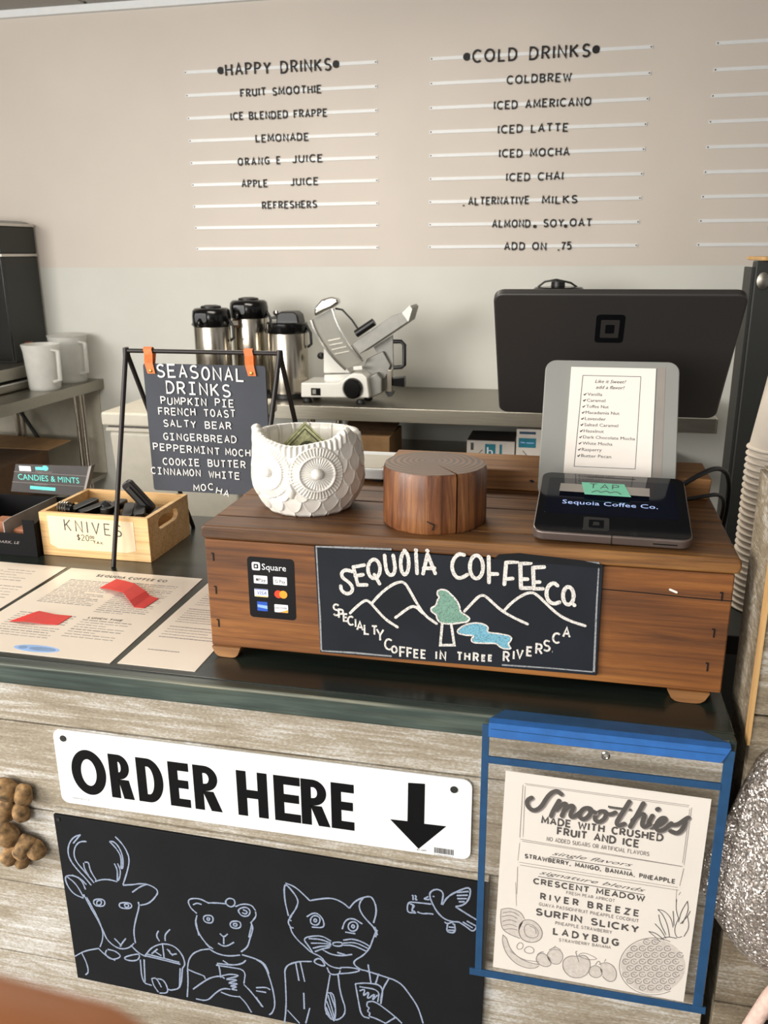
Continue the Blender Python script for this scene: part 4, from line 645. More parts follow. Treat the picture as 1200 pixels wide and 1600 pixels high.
for s, xa, za, xb, zb, h, c in DRAW['poster_italic']:
    xx = xa/1e4; n_ = len(s); stp = (xb-xa)/1e4/n_
    ftext(m, s, xa/1e4, xb/1e4, za/1e4+.0014, PF, h=h/1e4*.8, slope=(zb-za)/(xb-xa), shear=.5)
for pl in dr('uline'): stroke(m, pl, .0006, PF, .0002)
obj('italic_lettering', m, M['inkg'], t)
m = MB()
for pl in dr('script'): stroke(m, chaikin(pl), .0046, PF, .00035, rnd=True)
for pl in dr('scriptdot'): stroke(m, pl, .0046, PF, .0003, rnd=True)
for pl in dr('scriptthin'): stroke(m, chaikin(pl), .0022, PF, .0003)
obj('script_title', m, M['inkg'], t)['label'] = 'bold script word Smoothies'
m2 = MB(); m2.v = [(x+.0012, y+.0001, z-.0012) for x, y, z in m.v]; m2.f = list(m.f); obj('title_shadow', m2, M['inkl'], t)
m = MB()
for pl in dr('frames'): stroke(m, pl, .00045, PF, .0002)
obj('frame_lines', m, M['inkl'], t)
m = MB()
for pl in dr('fills'): m.prism(chaikin(pl+pl[:1])[:-1], PF, 0, .00005)
obj('fruit_shading', m, M['fill'], t)
for k, lab in (('fruit', 'printed coconut, banana, berries and peach'), ('leaves', 'printed pineapple leaves'), ('pineapple', 'printed pineapple body')):
    m = MB()
    for pl in dr(k): stroke(m, chaikin(pl), .0007, PF, .0002)
    obj('fruit_print', m, M['inkg'] if k == 'leaves' else M['inkl'], t)['label'] = lab

# ================================================================= wooden chest
ZT, CX0, CX1, CY0, CY1 = 1.205, -0.405, 0.172, 0.8555, 1.165
t = thing('wooden_chest', 'long low aged brown wooden chest on feet standing on the counter', 'chest', (-0.117, 1.0, 1.04))
fr = obj('front_board', MB().box(CX0+.002, CX1-.001, CY0, CY0+.018, 1.0535, 1.1875), M['chest'], t, bevel=.0018)
obj('back_board', MB().box(CX0+.002, CX1-.001, CY1-.018, CY1, 1.0535, 1.1875), M['chest'], t, bevel=.0015)
for x in (CX0+.002, CX1-.019): obj('side_board', MB().box(x, x+.018, CY0+.018, CY1-.018, 1.0535, 1.1875), M['chest'], t, bevel=.0015)
obj('bottom_board', MB().box(CX0+.02, CX1-.02, CY0+.018, CY1-.018, 1.0535, 1.064), M['chest'], t)
for y0, y1 in ((CY0-.003, .892), (.893, .983), (.9845, 1.030), (1.0312, CY1+.002)):
    poly = rrect(CX0-.001, CX1+.004, 1.1885, ZT, .0035, 3) if y0 > .9 else rrect(CX0-.001, CX1+.004, 1.1885, ZT, .006, 4)
    mm_ = MB(); n0 = 0
    mm_.prism(poly, lambda u, v, tt, y0=y0: (u, y0+tt, v), 0, y1-y0)
    obj('lid_board', mm_, M['lid'], t, bevel=.0012 if y0 > .9 else .003, seg=3)
def foot(xa, xb, ya, flip):
    p = []
    K = 10
    for i in range(K+1):
        u = i/K; p.append((xa+(xb-xa)*u, 1.0402+.0125*(abs(2*u-1)**5)))
    p += [(xb, 1.0535), (xa, 1.0535)]
    obj('foot', MB().prism(p, lambda u, v, tt: (u, ya+tt, v), 0, .022), M['plank'], t, bevel=.001)
foot(-.402, -.366, CY0-.003, 0); foot(.117, .160, CY0-.003, 1); foot(-.402, -.366, CY1-.025, 0); foot(.117, .160, CY1-.025, 1)
for x, z in ((-.394, 1.166), (-.3935, 1.125), (-.393, 1.083), (.160, 1.163), (.1565, 1.122), (.154, 1.083)):
    m = MB().box(x, x+.0016, CY0-.0006, CY0+.002, z-.005, z+.005); m.box(x-.0016, x, CY0-.0006, CY0+.002, z+.0035, z+.005)
    obj('nail', m, M['nailm'], t)
m = MB(); stroke(m, [(.0425, 1.1615), (.09, 1.1608), (.13, 1.1592), (.171, 1.1588)], .0011, XZ(CY0+.0002), .0006); obj('crack', m, M['nailm'], t)
m = MB(); stroke(m, [(.110, 1.1665), (.1165, 1.1640)], .0022, XZ(CY0+.0002), .0005, rnd=True); obj('paint_chip', m, M['paper'], t)

# chalk sign on the chest
t = thing('coffee_chalk_sign', 'small chalkboard lettered Sequoia Coffee Co. with mountains, on the chest front', 'chalkboard', (-.115, .855, 1.06))
YS = .8520
obj('board', MB().prism([(-.2705, 1.1885), (.0415, 1.1880), (.0430, 1.0625), (-.2670, 1.0590)], XZ(.8553), 0, .0033), M['sboard'], t, bevel=.0004)
obj('overlap_strip', MB().prism([(-.072, 1.1875), (-.066, 1.1935), (-.045, 1.1965), (.020, 1.1930), (.0415, 1.1900), (.0415, 1.1860), (-.06, 1.1880)], XZ(.8521), 0, .0006), M['board'], t)
m = MB()
for pl in dr('sbig'): stroke(m, chaikin(pl), .0041, XZ(YS), .0003, rnd=True, vary=.15)
for c, x, z, h in DRAW['glyphs']:
    x /= 1e4; z /= 1e4; h /= 1e4; sx = h*.95
    for pl in G[c][1]: stroke(m, [(x+(u-G[c][0]/2)*sx, z+v*h) for u, v in pl], .0021, XZ(YS), .0003, vary=.2)
obj('chalk_lettering', m, M['chalkw'], t)
m = MB()
for pl in dr('smount'): stroke(m, chaikin(pl), .0031, XZ(YS), .0003, rnd=True, vary=.15)
obj('chalk_mountains', m, M['chalkw'], t)
m = MB(); pl = chaikin(dr('stree')[0]+dr('stree')[0][:1]); m.prism(pl[:-1], XZ(YS), 0, .0003); obj('chalk_tree', m, M['chalkg'], t)
m = MB(); stroke(m, pl, .0019, XZ(YS-.0002), .0003, vary=.3)
for q in dr('strunk'): stroke(m, q, .0030, XZ(YS-.0002), .0003)
pr_ = chaikin(dr('sriver')[0]+dr('sriver')[0][:1]); stroke(m, pr_, .0017, XZ(YS-.0002), .0003, vary=.3); obj('chalk_outline', m, M['chalkw'], t)
m = MB(); m.prism(pr_[:-1], XZ(YS), 0, .0003); obj('chalk_river', m, M['chalkr'], t)
m = MB()
for pl in dr('sborder'): stroke(m, pl, .0018, XZ(YS), .0003, vary=.6)
obj('chalk_border', m, M['chalkd'], t)['kind'] = 'stuff'

# card sticker
t = thing('card_sticker', 'black payment card sticker on the left of the chest front', 'sticker', (-.324, .855, 1.13))
a_ = (-.3525, 1.1695); 
obj('backing', MB().prism(rrect(-.3520, -.2958, 1.0948, 1.1698, .0045), XZ(.8555), 0, .0004), M['stickb'], t)
YK = .8551
def sq(nm, x0, x1, z0, z1, mat, r=.0012, y=YK): return obj(nm, MB().prism(rrect(x0, x1, z0, z1, r, 3), XZ(y), 0, .0002), mat, t)
sq('logo_square', -.3465, -.3365, 1.1535, 1.1635, M['visaw'], .002); sq('logo_square', -.3442, -.3388, 1.1558, 1.1612, M['stickb'], .0008, YK-.0002); sq('logo_square', -.3427, -.3403, 1.1573, 1.1597, M['visaw'], .0003, YK-.0004)
m = MB(); ftext(m, 'Square', -.3345, -.3055, 1.1548, XZ(YK), h=.0075); obj('lettering', m, M['visaw'], t)
cw = .0145
for i, (x, z) in enumerate(((-.3450, 1.1375), (-.3215, 1.1375), (-.3450, 1.1210), (-.3215, 1.1210), (-.3425, 1.1035), (-.3215, 1.1035))):
    if i in (0, 1, 2, 5): sq('card_mark', x, x+cw+.002, z, z+.0098, M['visaw'], .0008)
    if i == 3:
        obj('card_mark', MB().prism(arc(x+.0055, z+.005, .0048, .0048, 0, 345, 22), XZ(YK), 0, .0002), M['mcr'], t); obj('card_mark', MB().prism(arc(x+.0115, z+.005, .0048, .0048, 0, 345, 22), XZ(YK-.0001), 0, .0002), M['mco'], t)
    if i == 4:
        sq('card_mark', x, x+.0125, z, z+.0115, M['visab'], .0003); m = MB(); m.prism([(x+.0005, z+.0046), (x+.0125, z+.003), (x+.0125, z+.0070), (x+.0005, z+.0078)], XZ(YK-.0002), 0, .0002); obj('card_mark', m, M['lblue'], t)
m = MB(); ftext(m, 'Pay', -.3392, -.3305, 1.1402, XZ(YK-.0002), h=.0040); ftext(m, 'G Pay', -.3195, -.3070, 1.1400, XZ(YK-.0002), h=.0040)
m.prism([(u-.3410, v+1.1422) for u, v in arc(0, 0, .0015, .0017, 0, 330, 10)], XZ(YK-.0002), 0, .0002)
ftext(m, 'DISCOVER', -.3208, -.3062, 1.1080, XZ(YK-.0002), h=.0022); obj('card_lettering', m, M['inkg'], t)
m = MB(); ftext(m, 'VISA', -.3412, -.3305, 1.1238, XZ(YK-.0002), h=.0045, shear=.3); m.box(-.3445, -.3290, YK-.0004, YK-.0002, 1.1298, 1.1306); obj('card_lettering', m, M['visab'], t)
obj('card_mark', MB().box(-.3445, -.3290, YK-.0004, YK-.0002, 1.1212, 1.1222), M['visay'], t)
obj('card_mark', MB().prism([(-.3160, 1.1037), (-.3052, 1.1037), (-.3052, 1.1075), (-.3090, 1.1058)], XZ(YK-.0002), 0, .0002), M['mco'], t)

# ================================================================= owl pot
OX, OY, OR = -.3055, .9500, .0655
t = thing('owl_pot', 'white glazed ceramic owl pot with big ringed eyes, used as tip jar', 'pot', (OX, OY, ZT))
NA, NZ = 600, 150
def prof(s):      # s 0..1 height fraction -> radius
    return OR*(0.72+0.28*math.sin(min(1, s/0.42)*math.pi/2)) if s < .42 else OR*(1-0.085*((s-.42)/.58)**1.8)
def adiff(a, b): return (a-b+180) % 360-180
m = MB()
for i in range(NA):
    th = 360*i/NA                       # th: angle from the face direction (-Y), positive towards +X
    a = adiff(th, 0)
    ear = math.exp(-((abs(a)-66)/13)**2)
    rim = .0925+.0105*ear-.0045*math.exp(-(a/26)**2)-.0010*math.cos(2*R(a))
    for j in range(NZ):
        s = j/(NZ-1); z = rim*s; r = prof(s*rim/.095)
        if s < .04: r *= .93+.07*math.sqrt(s/.04)
        r += ear*.004*max(0, s-.75)/.25
        d = 0.0
        ez = .0560
        done = False
        for ea in (-26.5, 26.5):
            du = R(adiff(a, ea))*OR*.98; dv = z-ez; rr_ = math.hypot(du, dv*1.0)/.0312; ph = math.atan2(dv, du)
            if rr_ < 1.0:
                done = True
                if rr_ < .20: d = .0058*math.sqrt(max(0, 1-(rr_/.20)**2))+.0024
                elif rr_ < .60: d = .0018+.0006*math.sin(ph*34)
                elif rr_ < .67: d = .0044
                elif rr_ < .93: d = .0026+.0012*math.sin(ph*46)
                else: d = .0038*(1-(rr_-.93)/.07*.6)
        if not done:
            bx_ = R(a)*OR; bz = z-.0385
            bk = (bx_/.0062)**2+(bz/.0125)**2
            if bk < 1 and bz < .012: d = .0058*math.sqrt(1-bk)
            else:
                rowh = .0150; cwid = .0235; sx = bx_ if abs(a) < 160 else bx_
                # overlapping feather scallops: every row hides the top of the one below it
                best = 0
                row = math.floor(z/rowh)
                for rw_ in (row+2, row+1, row):
                    off = (rw_ % 2)*cwid/2
                    k_ = round((sx-off)/cwid); cx_ = k_*cwid+off
                    lx = (sx-cx_)/(cwid/2); lz = (z-rw_*rowh)/rowh
                    edge = -1.35*math.sqrt(max(0, 1-lx*lx))-.15
                    if lz > edge: best = .0002+.0030*math.exp(-(lz-edge)*1.1); break
                d = best
                if s > .86 and abs(a) < 62: d = .0020+.0012*math.sin(R(a)*60+2)
        r += d
        if s > .965: r -= .0030*((s-.965)/.035)**2
        an = R(th-90); m.v.append((OX+r*math.cos(an), OY+r*math.sin(an), ZT+z))
for i in range(NA):
    i2 = (i+1) % NA
    for j in range(NZ-1): m.f.append((i*NZ+j, i2*NZ+j, i2*NZ+j+1, i*NZ+j+1))
m.f.append(tuple(i*NZ for i in range(NA-1, -1, -1)))
n0 = len(m.v)
for i in range(NA):           # lip and inner wall
    a = adiff(360*i/NA, 0); an = R(360*i/NA-90)
    ox, oy, oz = m.v[i*NZ+NZ-1]; r0 = math.hypot(ox-OX, oy-OY)
    for dr_, dz in ((.002, .0006), (.0050, -.0008), (.0062, -.006), (.0065, -.03), (.008, -.06)):
        r = r0-dr_; m.v.append((OX+r*math.cos(an), OY+r*math.sin(an), max(ZT+.012, oz+dz)))
for i in range(NA):
    i2 = (i+1) % NA; m.f.append((i*NZ+NZ-1, i2*NZ+NZ-1, n0+i2*5, n0+i*5))
    for j in range(4): m.f.append((n0+i*5+j, n0+i2*5+j, n0+i2*5+j+1, n0+i*5+j+1))
m.f.append(tuple(n0+i*5+4 for i in range(NA)))
obj('body', m, M['cerpot'], t, smooth='full')
t = thing('banknote', 'folded green banknote corner poking out of the owl pot', 'banknote', (-.3340, .935, 1.2800), rot=(R(-14), R(44), R(8)))
m = MB().box(0, .050, -.0006, 0, 0, .042); m.box(.003, .053, .002, .0026, .004, .040); m.box(-.0005, .0005, -.0006, .0026, .0, .041); obj('note', m, M['banknote'], t, local=True)
fq = lambda u, v, tt: (u, -.0006-tt, v)
m = MB(); stroke(m, [(.0025, .002), (.0025, .0395), (.048, .0395)], .0009, fq, .0001); stroke(m, [(.006, .002), (.006, .0355), (.048, .0355)], .0016, fq, .0001)
m.prism([(u+.024, v+.018) for u, v in arc(0, 0, .010, .012, 0, 340, 17)], fq, 0, .0002); run(m, '10', .0085, .0265, .0150, .0265, .0065, .2, fq, .0002) if '1' in G else None
obj('note_print', m, M['banknoted'], t, local=True)

# ================================================================= log
LX, LY, LR, LZ = -.1480, .9250, .0590, .0665
t = thing('wood_log', 'short varnished log section with growth rings and a split, on the chest', 'log', (LX, LY, ZT))
ca = -55
def circ(k, z):
    out = []
    for i in range(k):
        an = ca+1.3+(360-2.6)*i/(k-1); r = LR*(1+.012*math.sin(R(an)*3+1)+.006*math.sin(R(an)*7)+.004*math.sin(R(an)*23))
        r *= 1.0 if z < .5 else .992
        out.append((LX+r*math.cos(R(an)), LY+r*math.sin(R(an))))
    cr = R(ca); out.append((LX+.008*math.cos(cr), LY+.008*math.sin(cr)))
    return out
m = MB(); lv = [0, .04, .3, .6, .93, 1.0]; K = 97
for li, s in enumerate(lv):
    k_ = .975 if s in (0, 1.0) else 1.0
    for x, y in circ(K-1, s): m.v.append((LX+(x-LX)*k_, LY+(y-LY)*k_, ZT+.0002+LZ*s))
for li in range(len(lv)-1):
    for i in range(K): m.f.append((li*K+i, li*K+(i+1) % K, (li+1)*K+(i+1) % K, (li+1)*K+i))
m.f.append(tuple(range(K-1, -1, -1)))
obj('bark_side', m, M['bark'], t, smooth=True)
m = MB(); pc = [(LX+(x-LX)*.976, LY+(y-LY)*.976) for x, y in circ(K-1, 1)]
cpt = len(pc)-1
for x, y in pc: m.v.append((x, y, ZT+.0003+LZ))
for i in range(K-2): m.f.append((i, i+1, K-1))
obj('ring_face', m, M['rings'], t)
m = MB(); stroke(m, [(-.004, .016), (.004, .012), (.002, .006)], .0011, lambda u, v, tt: (LX+.006+u, LY-LR*1.0+.0002-tt, ZT+v), .0008); obj('knot_crack', m, M['nailm'], t)

# plank and tray at the back of the lid
tag(obj('driftwood_plank', MB().prism([(-.236, ZT+.0002), (.172, ZT+.0002), (.172, ZT+.004), (.1735, ZT+.027), (-.236, ZT+.028)], lambda u, v, tt: (u, 1.066+tt, v), 0, .088), M['plank'], bevel=.002), 'thick brown plank lying along the back of the chest lid', 'plank')
obj('knot', MB().prism([(-.048, 1.2195), (-.0435, 1.2210), (-.040, 1.2180), (-.044, 1.2170)], XZ(1.066), 0, .0004), M['nailm'], bpy.data.objects['driftwood_plank'], local=True)
t = thing('plastic_tray', 'flat white plastic tray lying behind the owl pot beside the log', 'tray', (-.29, 1.12, ZT))
obj('tray_body', MB().box(-.335, -.238, 1.068, 1.175, ZT+.0045, ZT+.019), M['white'], t, bevel=.003)
for x in (-.325, -.255): obj('foot', MB().box(x, x+.012, 1.075, 1.165, ZT+.0001, ZT+.0045), M['black'], t)
obj('inset', MB().box(-.330, -.243, 1.074, 1.150, ZT+.019, ZT+.0196), M['bin'], t)

# ================================================================= register: customer display, stand, monitor
t = thing('customer_display', 'black glass tablet payment display lying tilted on the chest lid', 'tablet', (.048, .868, ZT), rot=(R(10.9), 0, R(-1.5)))
m = MB(); DW, DL = .0815, .148
m.prism(rrect(-DW, DW, 0, DL, .013, 6), lambda u, v, tt: (u, v, tt), .0015, .0125)
obj('shell', m, M['rim'], t, local=True, bevel=.0025, seg=3)
obj('glass', MB().prism(rrect(-DW+.0016, DW-.0016, .0016, DL-.0016, .0115, 6), lambda u, v, tt: (u, v, tt), .0125, .0132), M['glass'], t, local=True)
obj('screen', MB().prism(rrect(-.0715, .0700, .043, .132, .001, 2), lambda u, v, tt: (u, v, tt), .0132, .0134), M['lit'], t, local=True)
m = MB(); ftext(m, 'Sequoia Coffee Co.', -.0535, .0490, .0655, lambda u, v, tt: (u, v, .0134+tt), h=.0095); obj('screen_text', m, M['litt'], t, local=True)
m = MB().box(-.0285, .0265, DL-.010, DL-.0086, .0132, .0134); obj('slot', m, M['black'], t, local=True)
for k, (a, b, mt) in enumerate(((.0135, .012, M['stickb']), (.0078, .0070, M['glass']), (.0032, .003, M['stickb']))):
    obj('logo_square', MB().prism(rrect(-.0155-a, -.0155+a, .0225-b*1.25, .0225+b*1.25, .003 if k < 1 else .0008, 3), lambda u, v, tt: (u, v, tt), .0132+.0002*k, .0134+.0002*k), mt, t, local=True)
obj('seam', MB().box(.0002, .0008, -.0008, .004, .001, .0126), M['black'], t, local=True)
obj('card_slot', MB().box(.042, .066, -.0006, .001, .006, .0072), M['black'], t, local=True)
m = MB().prism([(-.0255, -.0012), (.0255, .0002), (.026, DL*.0), (-.026, DL*.0)], lambda u, v, tt: (u, v, tt), 0, .0001)
obj('rear_foot', MB().box(-.06, .06, DL-.03, DL-.01, -.0205, .0015), M['black'], t, local=True, bevel=.002)
# sticky note
nt = thing('sticky_note', 'mint green sticky note reading TAP taped on the tablet display', 'note', (.0445, .9625, 1.2395), rot=(R(10.9), 0, R(-3)))
obj('strip', MB().box(-.052, .047, -.010, .010, 0.0008, .0011), M['stickyl'], nt, local=True)
obj('note_sheet', MB().prism([(-.0285, .0150), (.019, .0160), (.0270, -.0150), (-.0235, -.0150)], lambda u, v, tt: (u, v, tt), .0011, .0015), M['sticky'], nt, local=True)
m = MB(); fn = lambda u, v, tt: (u, v, .0015+tt)
run(m, 'TAP', -.019, .001, .013, .001, .011, .07, fn, .0002, gap=.35)
stroke(m, chaikin([(-.016, -.010), (-.010, -.004), (-.006, -.010), (0, -.004), (.004, -.010), (.010, -.004), (.016, -.011)]), .0007, fn, .0002)
obj('handwriting', m, M['inkg'], nt, local=True)

t = thing('register_stand', 'grey metal register stand plate rising behind the tablet display', 'stand', (.0465, 1.036, ZT), rot=(R(-28), 0, 0))
PH = .1835
m = MB(); m.prism(rrect(-.082, .083, 0.0015, PH, .014, 6), lambda u, v, tt: (u, tt, v), 0, .006); obj('plate', m, M['stand'], t, local=True, bevel=.0015)
# a plain hinge arm joining the plate and the monitor
obj('hinge_arm', MB().box(-.03, .03, .006, .050, .108, .135), M['darkmetal'], t, local=True, bevel=.003)
t = thing('flavor_list', 'cream paper list of coffee flavors taped to the grey register stand', 'list', (.0465, 1.036, ZT), rot=(R(-28), 0, 0))
FX = lambda u, v, tt: (u, -tt, v)
obj('sheet', MB().prism([(-.0495, .1738), (.0545, .1738), (.0535, .0265), (-.0515, .026)], FX, .0004, .0012), M['paper'], t, local=True)
obj('tape_strip', MB().box(.0565, .066, -.0003, -.0001, .006, .176), M['stickyl'], t, local=True)
m = MB(); fx2 = lambda u, v, tt: (u, -.0012-tt, v)
for a, b in (((-.0345, .1625), (.0365, .1625)), ((.0365, .1625), (.0345, .0430)), ((.0345, .0430), (-.0390, .0430)), ((-.0390, .0430), (-.0345, .1625))): stroke(m, [a, b], .0006, fx2, .0002)
obj('border', m, M['inkg'], t, local=True)
fl = ['Vanilla', 'Caramel', 'Toffee Nut', 'Macadamia Nut', 'Lavender', 'Salted Caramel', 'Hazelnut', 'Dark Chocolate Mocha', 'White Mocha', 'Rasperry', 'Butter Pecan']
wd_ = [.0185, .023, .028, .042, .026, .042, .025, .064, .037, .0245, .037]
m = MB(); ftext(m, 'Like it Sweet?', -.019, .019, .1530, fx2, h=.0044, shear=.3); ftext(m, 'add a flavor!', -.0175, .0175, .1452, fx2, h=.0044, shear=.3)
obj('heading', m, M['ink'], t, local=True)
m = MB(); mk = MB()
for i, (s, wd) in enumerate(zip(fl, wd_)):
    z = .1358-.00804*i; x = -.0275-.00035*i
    ftext(m, s, x, x+wd*.98, z, fx2, h=.0040); stroke(mk, [(x-.0045, z+.0018), (x-.0035, z+.0006), (x-.0015, z+.0030)], .0009, fx2, .0002)
obj('lettering', m, M['inkg'], t, local=True); obj('tick_marks', mk, M['ink'], t, local=True)

t = thing('register_monitor', 'dark grey register monitor seen from behind with square logo', 'monitor', (.0495, 1.150, 1.4470), rot=(R(50), 0, 0))
# local frame: -y runs down the back shell towards the far lower edge; z is the shell normal facing the room
MW, ML = .1580, .240
t.rotation_euler = (0, 0, 0)
tl = R(50); dn = Vector((0, math.cos(tl), -math.sin(tl))); nr = Vector((0, -math.sin(tl), -math.cos(tl)))
def FM(u, v, tt): return tuple(Vector((u, 0, 0))+dn*v+nr*(tt-.004))
obj('shell', MB().prism(rrect(-MW, MW, 0, ML, .014, 6), FM, -.008, .004), M['monitor'], t, local=True, bevel=.003, seg=3)
obj('screen', MB().prism(rrect(-MW+.006, MW-.006, .006, ML-.006, .008, 4), FM, -.0088, -.008), M['glass'], t, local=True)
for k, (a, b, mt) in enumerate(((.0185, .0190, M['stickb']), (.0120, .0120, M['monitor']), (.0058, .0058, M['stickb']))):
    obj('logo_square', MB().prism(rrect(-.0055-a, -.0055+a, .0600-b*1.35, .0600+b*1.35, .005 if k == 0 else .0014, 4), FM, .004+.0002*k, .0043+.0002*k), mt, t, local=True)
obj('arm', MB().tube([FM(-.003, .20, -.010), FM(-.003, .21, -.03), (0, .13, -.235)], [.012, .012, .016], 12), M['darkmetal'], t, local=True, smooth=True)
obj('base', MB().box(-.05, .05, .03, .16, -.2415+.0285*0, -.234), M['darkmetal'], t, local=True, bevel=.002)
for o in t.children:
    if o.name.startswith('base'): o.location = (0, -.052, 0.0284)
    if o.name.startswith('arm'): o.location = (0, 0, 0.0284)

# cables behind the chest
for i, (pts, lab) in enumerate((([(.125, 1.022, 1.228), (.150, 1.035, 1.243), (.180, 1.075, 1.247), (.205, 1.13, 1.222), (.212, 1.16, 1.165), (.205, 1.17, 1.10), (.19, 1.19, 1.045)], 'upper thick black cable arching off the right of the chest'),
                              ([(.125, 1.005, 1.219), (.155, 1.010, 1.225), (.180, 1.04, 1.222), (.196, 1.09, 1.195), (.198, 1.14, 1.14), (.190, 1.17, 1.08), (.18, 1.19, 1.045)], 'lower thin black cable hanging off the right of the chest'))):
    q = [Vector(p) for p in pts]
    for _ in range(3):
        nq = [q[0]]
        for u_, v_ in zip(q[:-1], q[1:]): nq += [u_*.75+v_*.25, u_*.25+v_*.75]
        q = nq+[q[-1]]
    tag(obj('cable', MB().tube(q, .0030 if i == 0 else .0024, 10), M['cableb'], smooth='full'), lab, 'cable')

# ================================================================= paper cups
t0 = thing('paper_cup', 'topmost inverted white paper cup of the stack beside the chest', 'cup', (.302, 1.30, 1.222), group='stacked paper cups')
prf = [(0, .1105), (.0293, .1105), (.0441, .0005), (.0445, 0), (.0470, .0012), (.0470, .0042), (.0444, .0055), (.0300, .112), (0, .112)]
obj('wall', MB().lathe(prf, 0, 0, 36), M['cup'], t0, local=True, smooth=True)
obj('rolled_rim', MB().lathe([(.0440, .0002), (.0478, .0016), (.0482, .0030), (.0474, .0044), (.0440, .0052), (.0440, .0002)], 0, 0, 36, caps=False), M['cup'], t0, local=True, smooth='full')
KIDS['paper_cup'] = [bpy.data.objects['wall'], bpy.data.objects['rolled_rim']]
NC = 26
for i in range(1, NC):
    dup(t0, (.302, 1.30, 1.222-i*.0098), label='inverted white paper cup nested in the tall stack beside the chest')
zc = 1.222-(NC-1)*.0098
tag(obj('side_shelf', MB().box(.205, .62, 1.18, 1.60, zc-.03, zc-.0002), M['darkmetal'], bevel=.002), 'dark shelf under the stack of paper cups', 'shelf')
obj('leg', MB().box(.21, .23, 1.19, 1.21, 0, zc-.03), M['darkmetal'], bpy.data.objects['side_shelf'], local=True)
obj('leg', MB().box(.59, .61, 1.57, 1.59, 0, zc-.03), M['darkmetal'], bpy.data.objects['side_shelf'], local=True)

# ================================================================= A-frame seasonal sign
t = thing('seasonal_sign', 'black wire frame stand with charcoal letter board of seasonal drinks', 'sign', (-.54, 1.18, 1.04))
ap = [(-.661, 1.18, 1.3615), (-.417, 1.18, 1.3615)]
obj('top_bar', MB().tube([ap[0], ap[1]], .0034, 10), M['iron'], t, smooth=True)
rd = .0037
for a, f in ((ap[0], (-.674, 1.104, 1.0405)), (ap[1], (-.448, 1.100, 1.0405)), (ap[0], (-.637, 1.312, 1.0405)), (ap[1], (-.3985, 1.300, 1.0405))):
    A = Vector(a); B = Vector(f); d = (B-A).normalized()
    obj('leg', MB().tube([A+Vector((0, 0, .004))-d*.0, A+d*.01, B], [.0046, rd, rd], 10), M['iron'], t, smooth=True)
YP = 1.17
pnl = obj('letter_board', MB().prism(rrect(-.6300, -.4360, 1.1475, 1.3440, .004), XZ(YP+.003), 0, .003), M['slate'], t, bevel=.0005)
lines = [('SEASONAL', -.6067, -.465, 1.3245, 1.3205, .0205), ('DRINKS', -.5932, -.4883, 1.3005, 1.2975, .0195), ('PUMPKIN PIE', -.6042, -.4863, 1.2835, 1.2825, .0118), ('FRENCH TOAST', -.6098, -.4852, 1.2672, 1.2668, .0116), ('SALTY BEAR', -.6031, -.4924, 1.2490, 1.2484, .0112), ('GINGERBREAD', -.6049, -.4855, 1.2282, 1.2280, .0112),
 ('PEPPERMINT', -.6235, -.5135, 1.2115, 1.2085, .0114), ('MOCHA', -.5051, -.4542, 1.2090, 1.2078, .0112), ('COOKIE BUTTER', -.6095, -.4735, 1.1890, 1.1902, .0114), ('CINNAMON WHITE', -.6303, -.4838, 1.1738, 1.1718, .0112), ('MOCHA', -.5617, -.5028, 1.1500, 1.1500, .0108)]
for s, x0, x1, za, zb, h in lines:
    k = len(s); pitch = (x1-x0+.0022)/k
    for i, c in enumerate(s):
        if c == ' ': continue
        cc = '|' if c == 'I' else c; wd = G[cc][0]; lw = pitch*(.62 if c not in 'MW' else .72); sx = lw/max(.52, wd); h_ = h*.88
        if cc == '|': sx = lw*.9/.4
        z = za+(zb-za)*i/max(1, k-1)+random.uniform(-.0006, .0006); rz = random.uniform(-2, 2)
        if s == 'MOCHA' and h == .0108: z += (0, .0005, .0022, -.0025, -.0050)[i]; rz = (0, 0, 0, 14, 12)[i]
        me = letter_mesh(cc, sx, h_, .15 if h > .015 else .17, .0010, M['wletter'], 'season')
        lo = bpy.data.objects.new('letter', me); C.objects.link(lo); lo.parent = pnl
        o0 = WORLD['seasonal_sign']; lo.location = (x0+i*pitch-o0.x, YP-.0002-o0.y, z+.0008-o0.z); lo.rotation_euler = (0, R(rz), 0)
for x, dx in ((-.6235, .003), (-.4640, .003)):
    st = MB(); wv = .0068; K = 10
    pth = [(YP-.0015, 1.3295), (YP-.0015, 1.345), (1.1752, 1.357), (1.1758, 1.3645), (1.1800, 1.3668), (1.1842, 1.3645), (1.1848, 1.357), (YP+.0052, 1.345), (YP+.0052, 1.3295)]
    n = len(st.v)
    for i, (y, z) in enumerate(pth):
        sh = (1.3645-z)*.22
        ny, nz_ = (0, 0)
        a = pth[max(0, i-1)]; b = pth[min(len(pth)-1, i+1)]; ty, tz = b[0]-a[0], b[1]-a[1]; l = math.hypot(ty, tz); ny, nz_ = -tz/l*.0011, ty/l*.0011
        wz = wv*(.92 if i in (0, 8) else 1)
        st.v += [(x-wz+sh, y, z), (x+wz+sh, y, z), (x+wz+sh, y+ny, z+nz_), (x-wz+sh, y+ny, z+nz_)]
        if i:
            q = n+(i-1)*4
            for j in range(4): st.f.append((q+j, q+(j+1) % 4, q+4+(j+1) % 4, q+4+j))
    st.f += [(n, n+1, n+2, n+3), (n+32, n+35, n+34, n+33)]
    o = obj('leather_strap', st, M['leather'], t)
    obj('rivet', MB().lathe([(.0026, 0), (.0024, .0009), (.0012, .0015), (0, .0016)], 0, 0, 14).xf(Matrix.Translation((x+.0070, YP-.0026, 1.3335)) @ Matrix.Rotation(R(90), 4, 'X')), M['brass'], o, smooth=True)

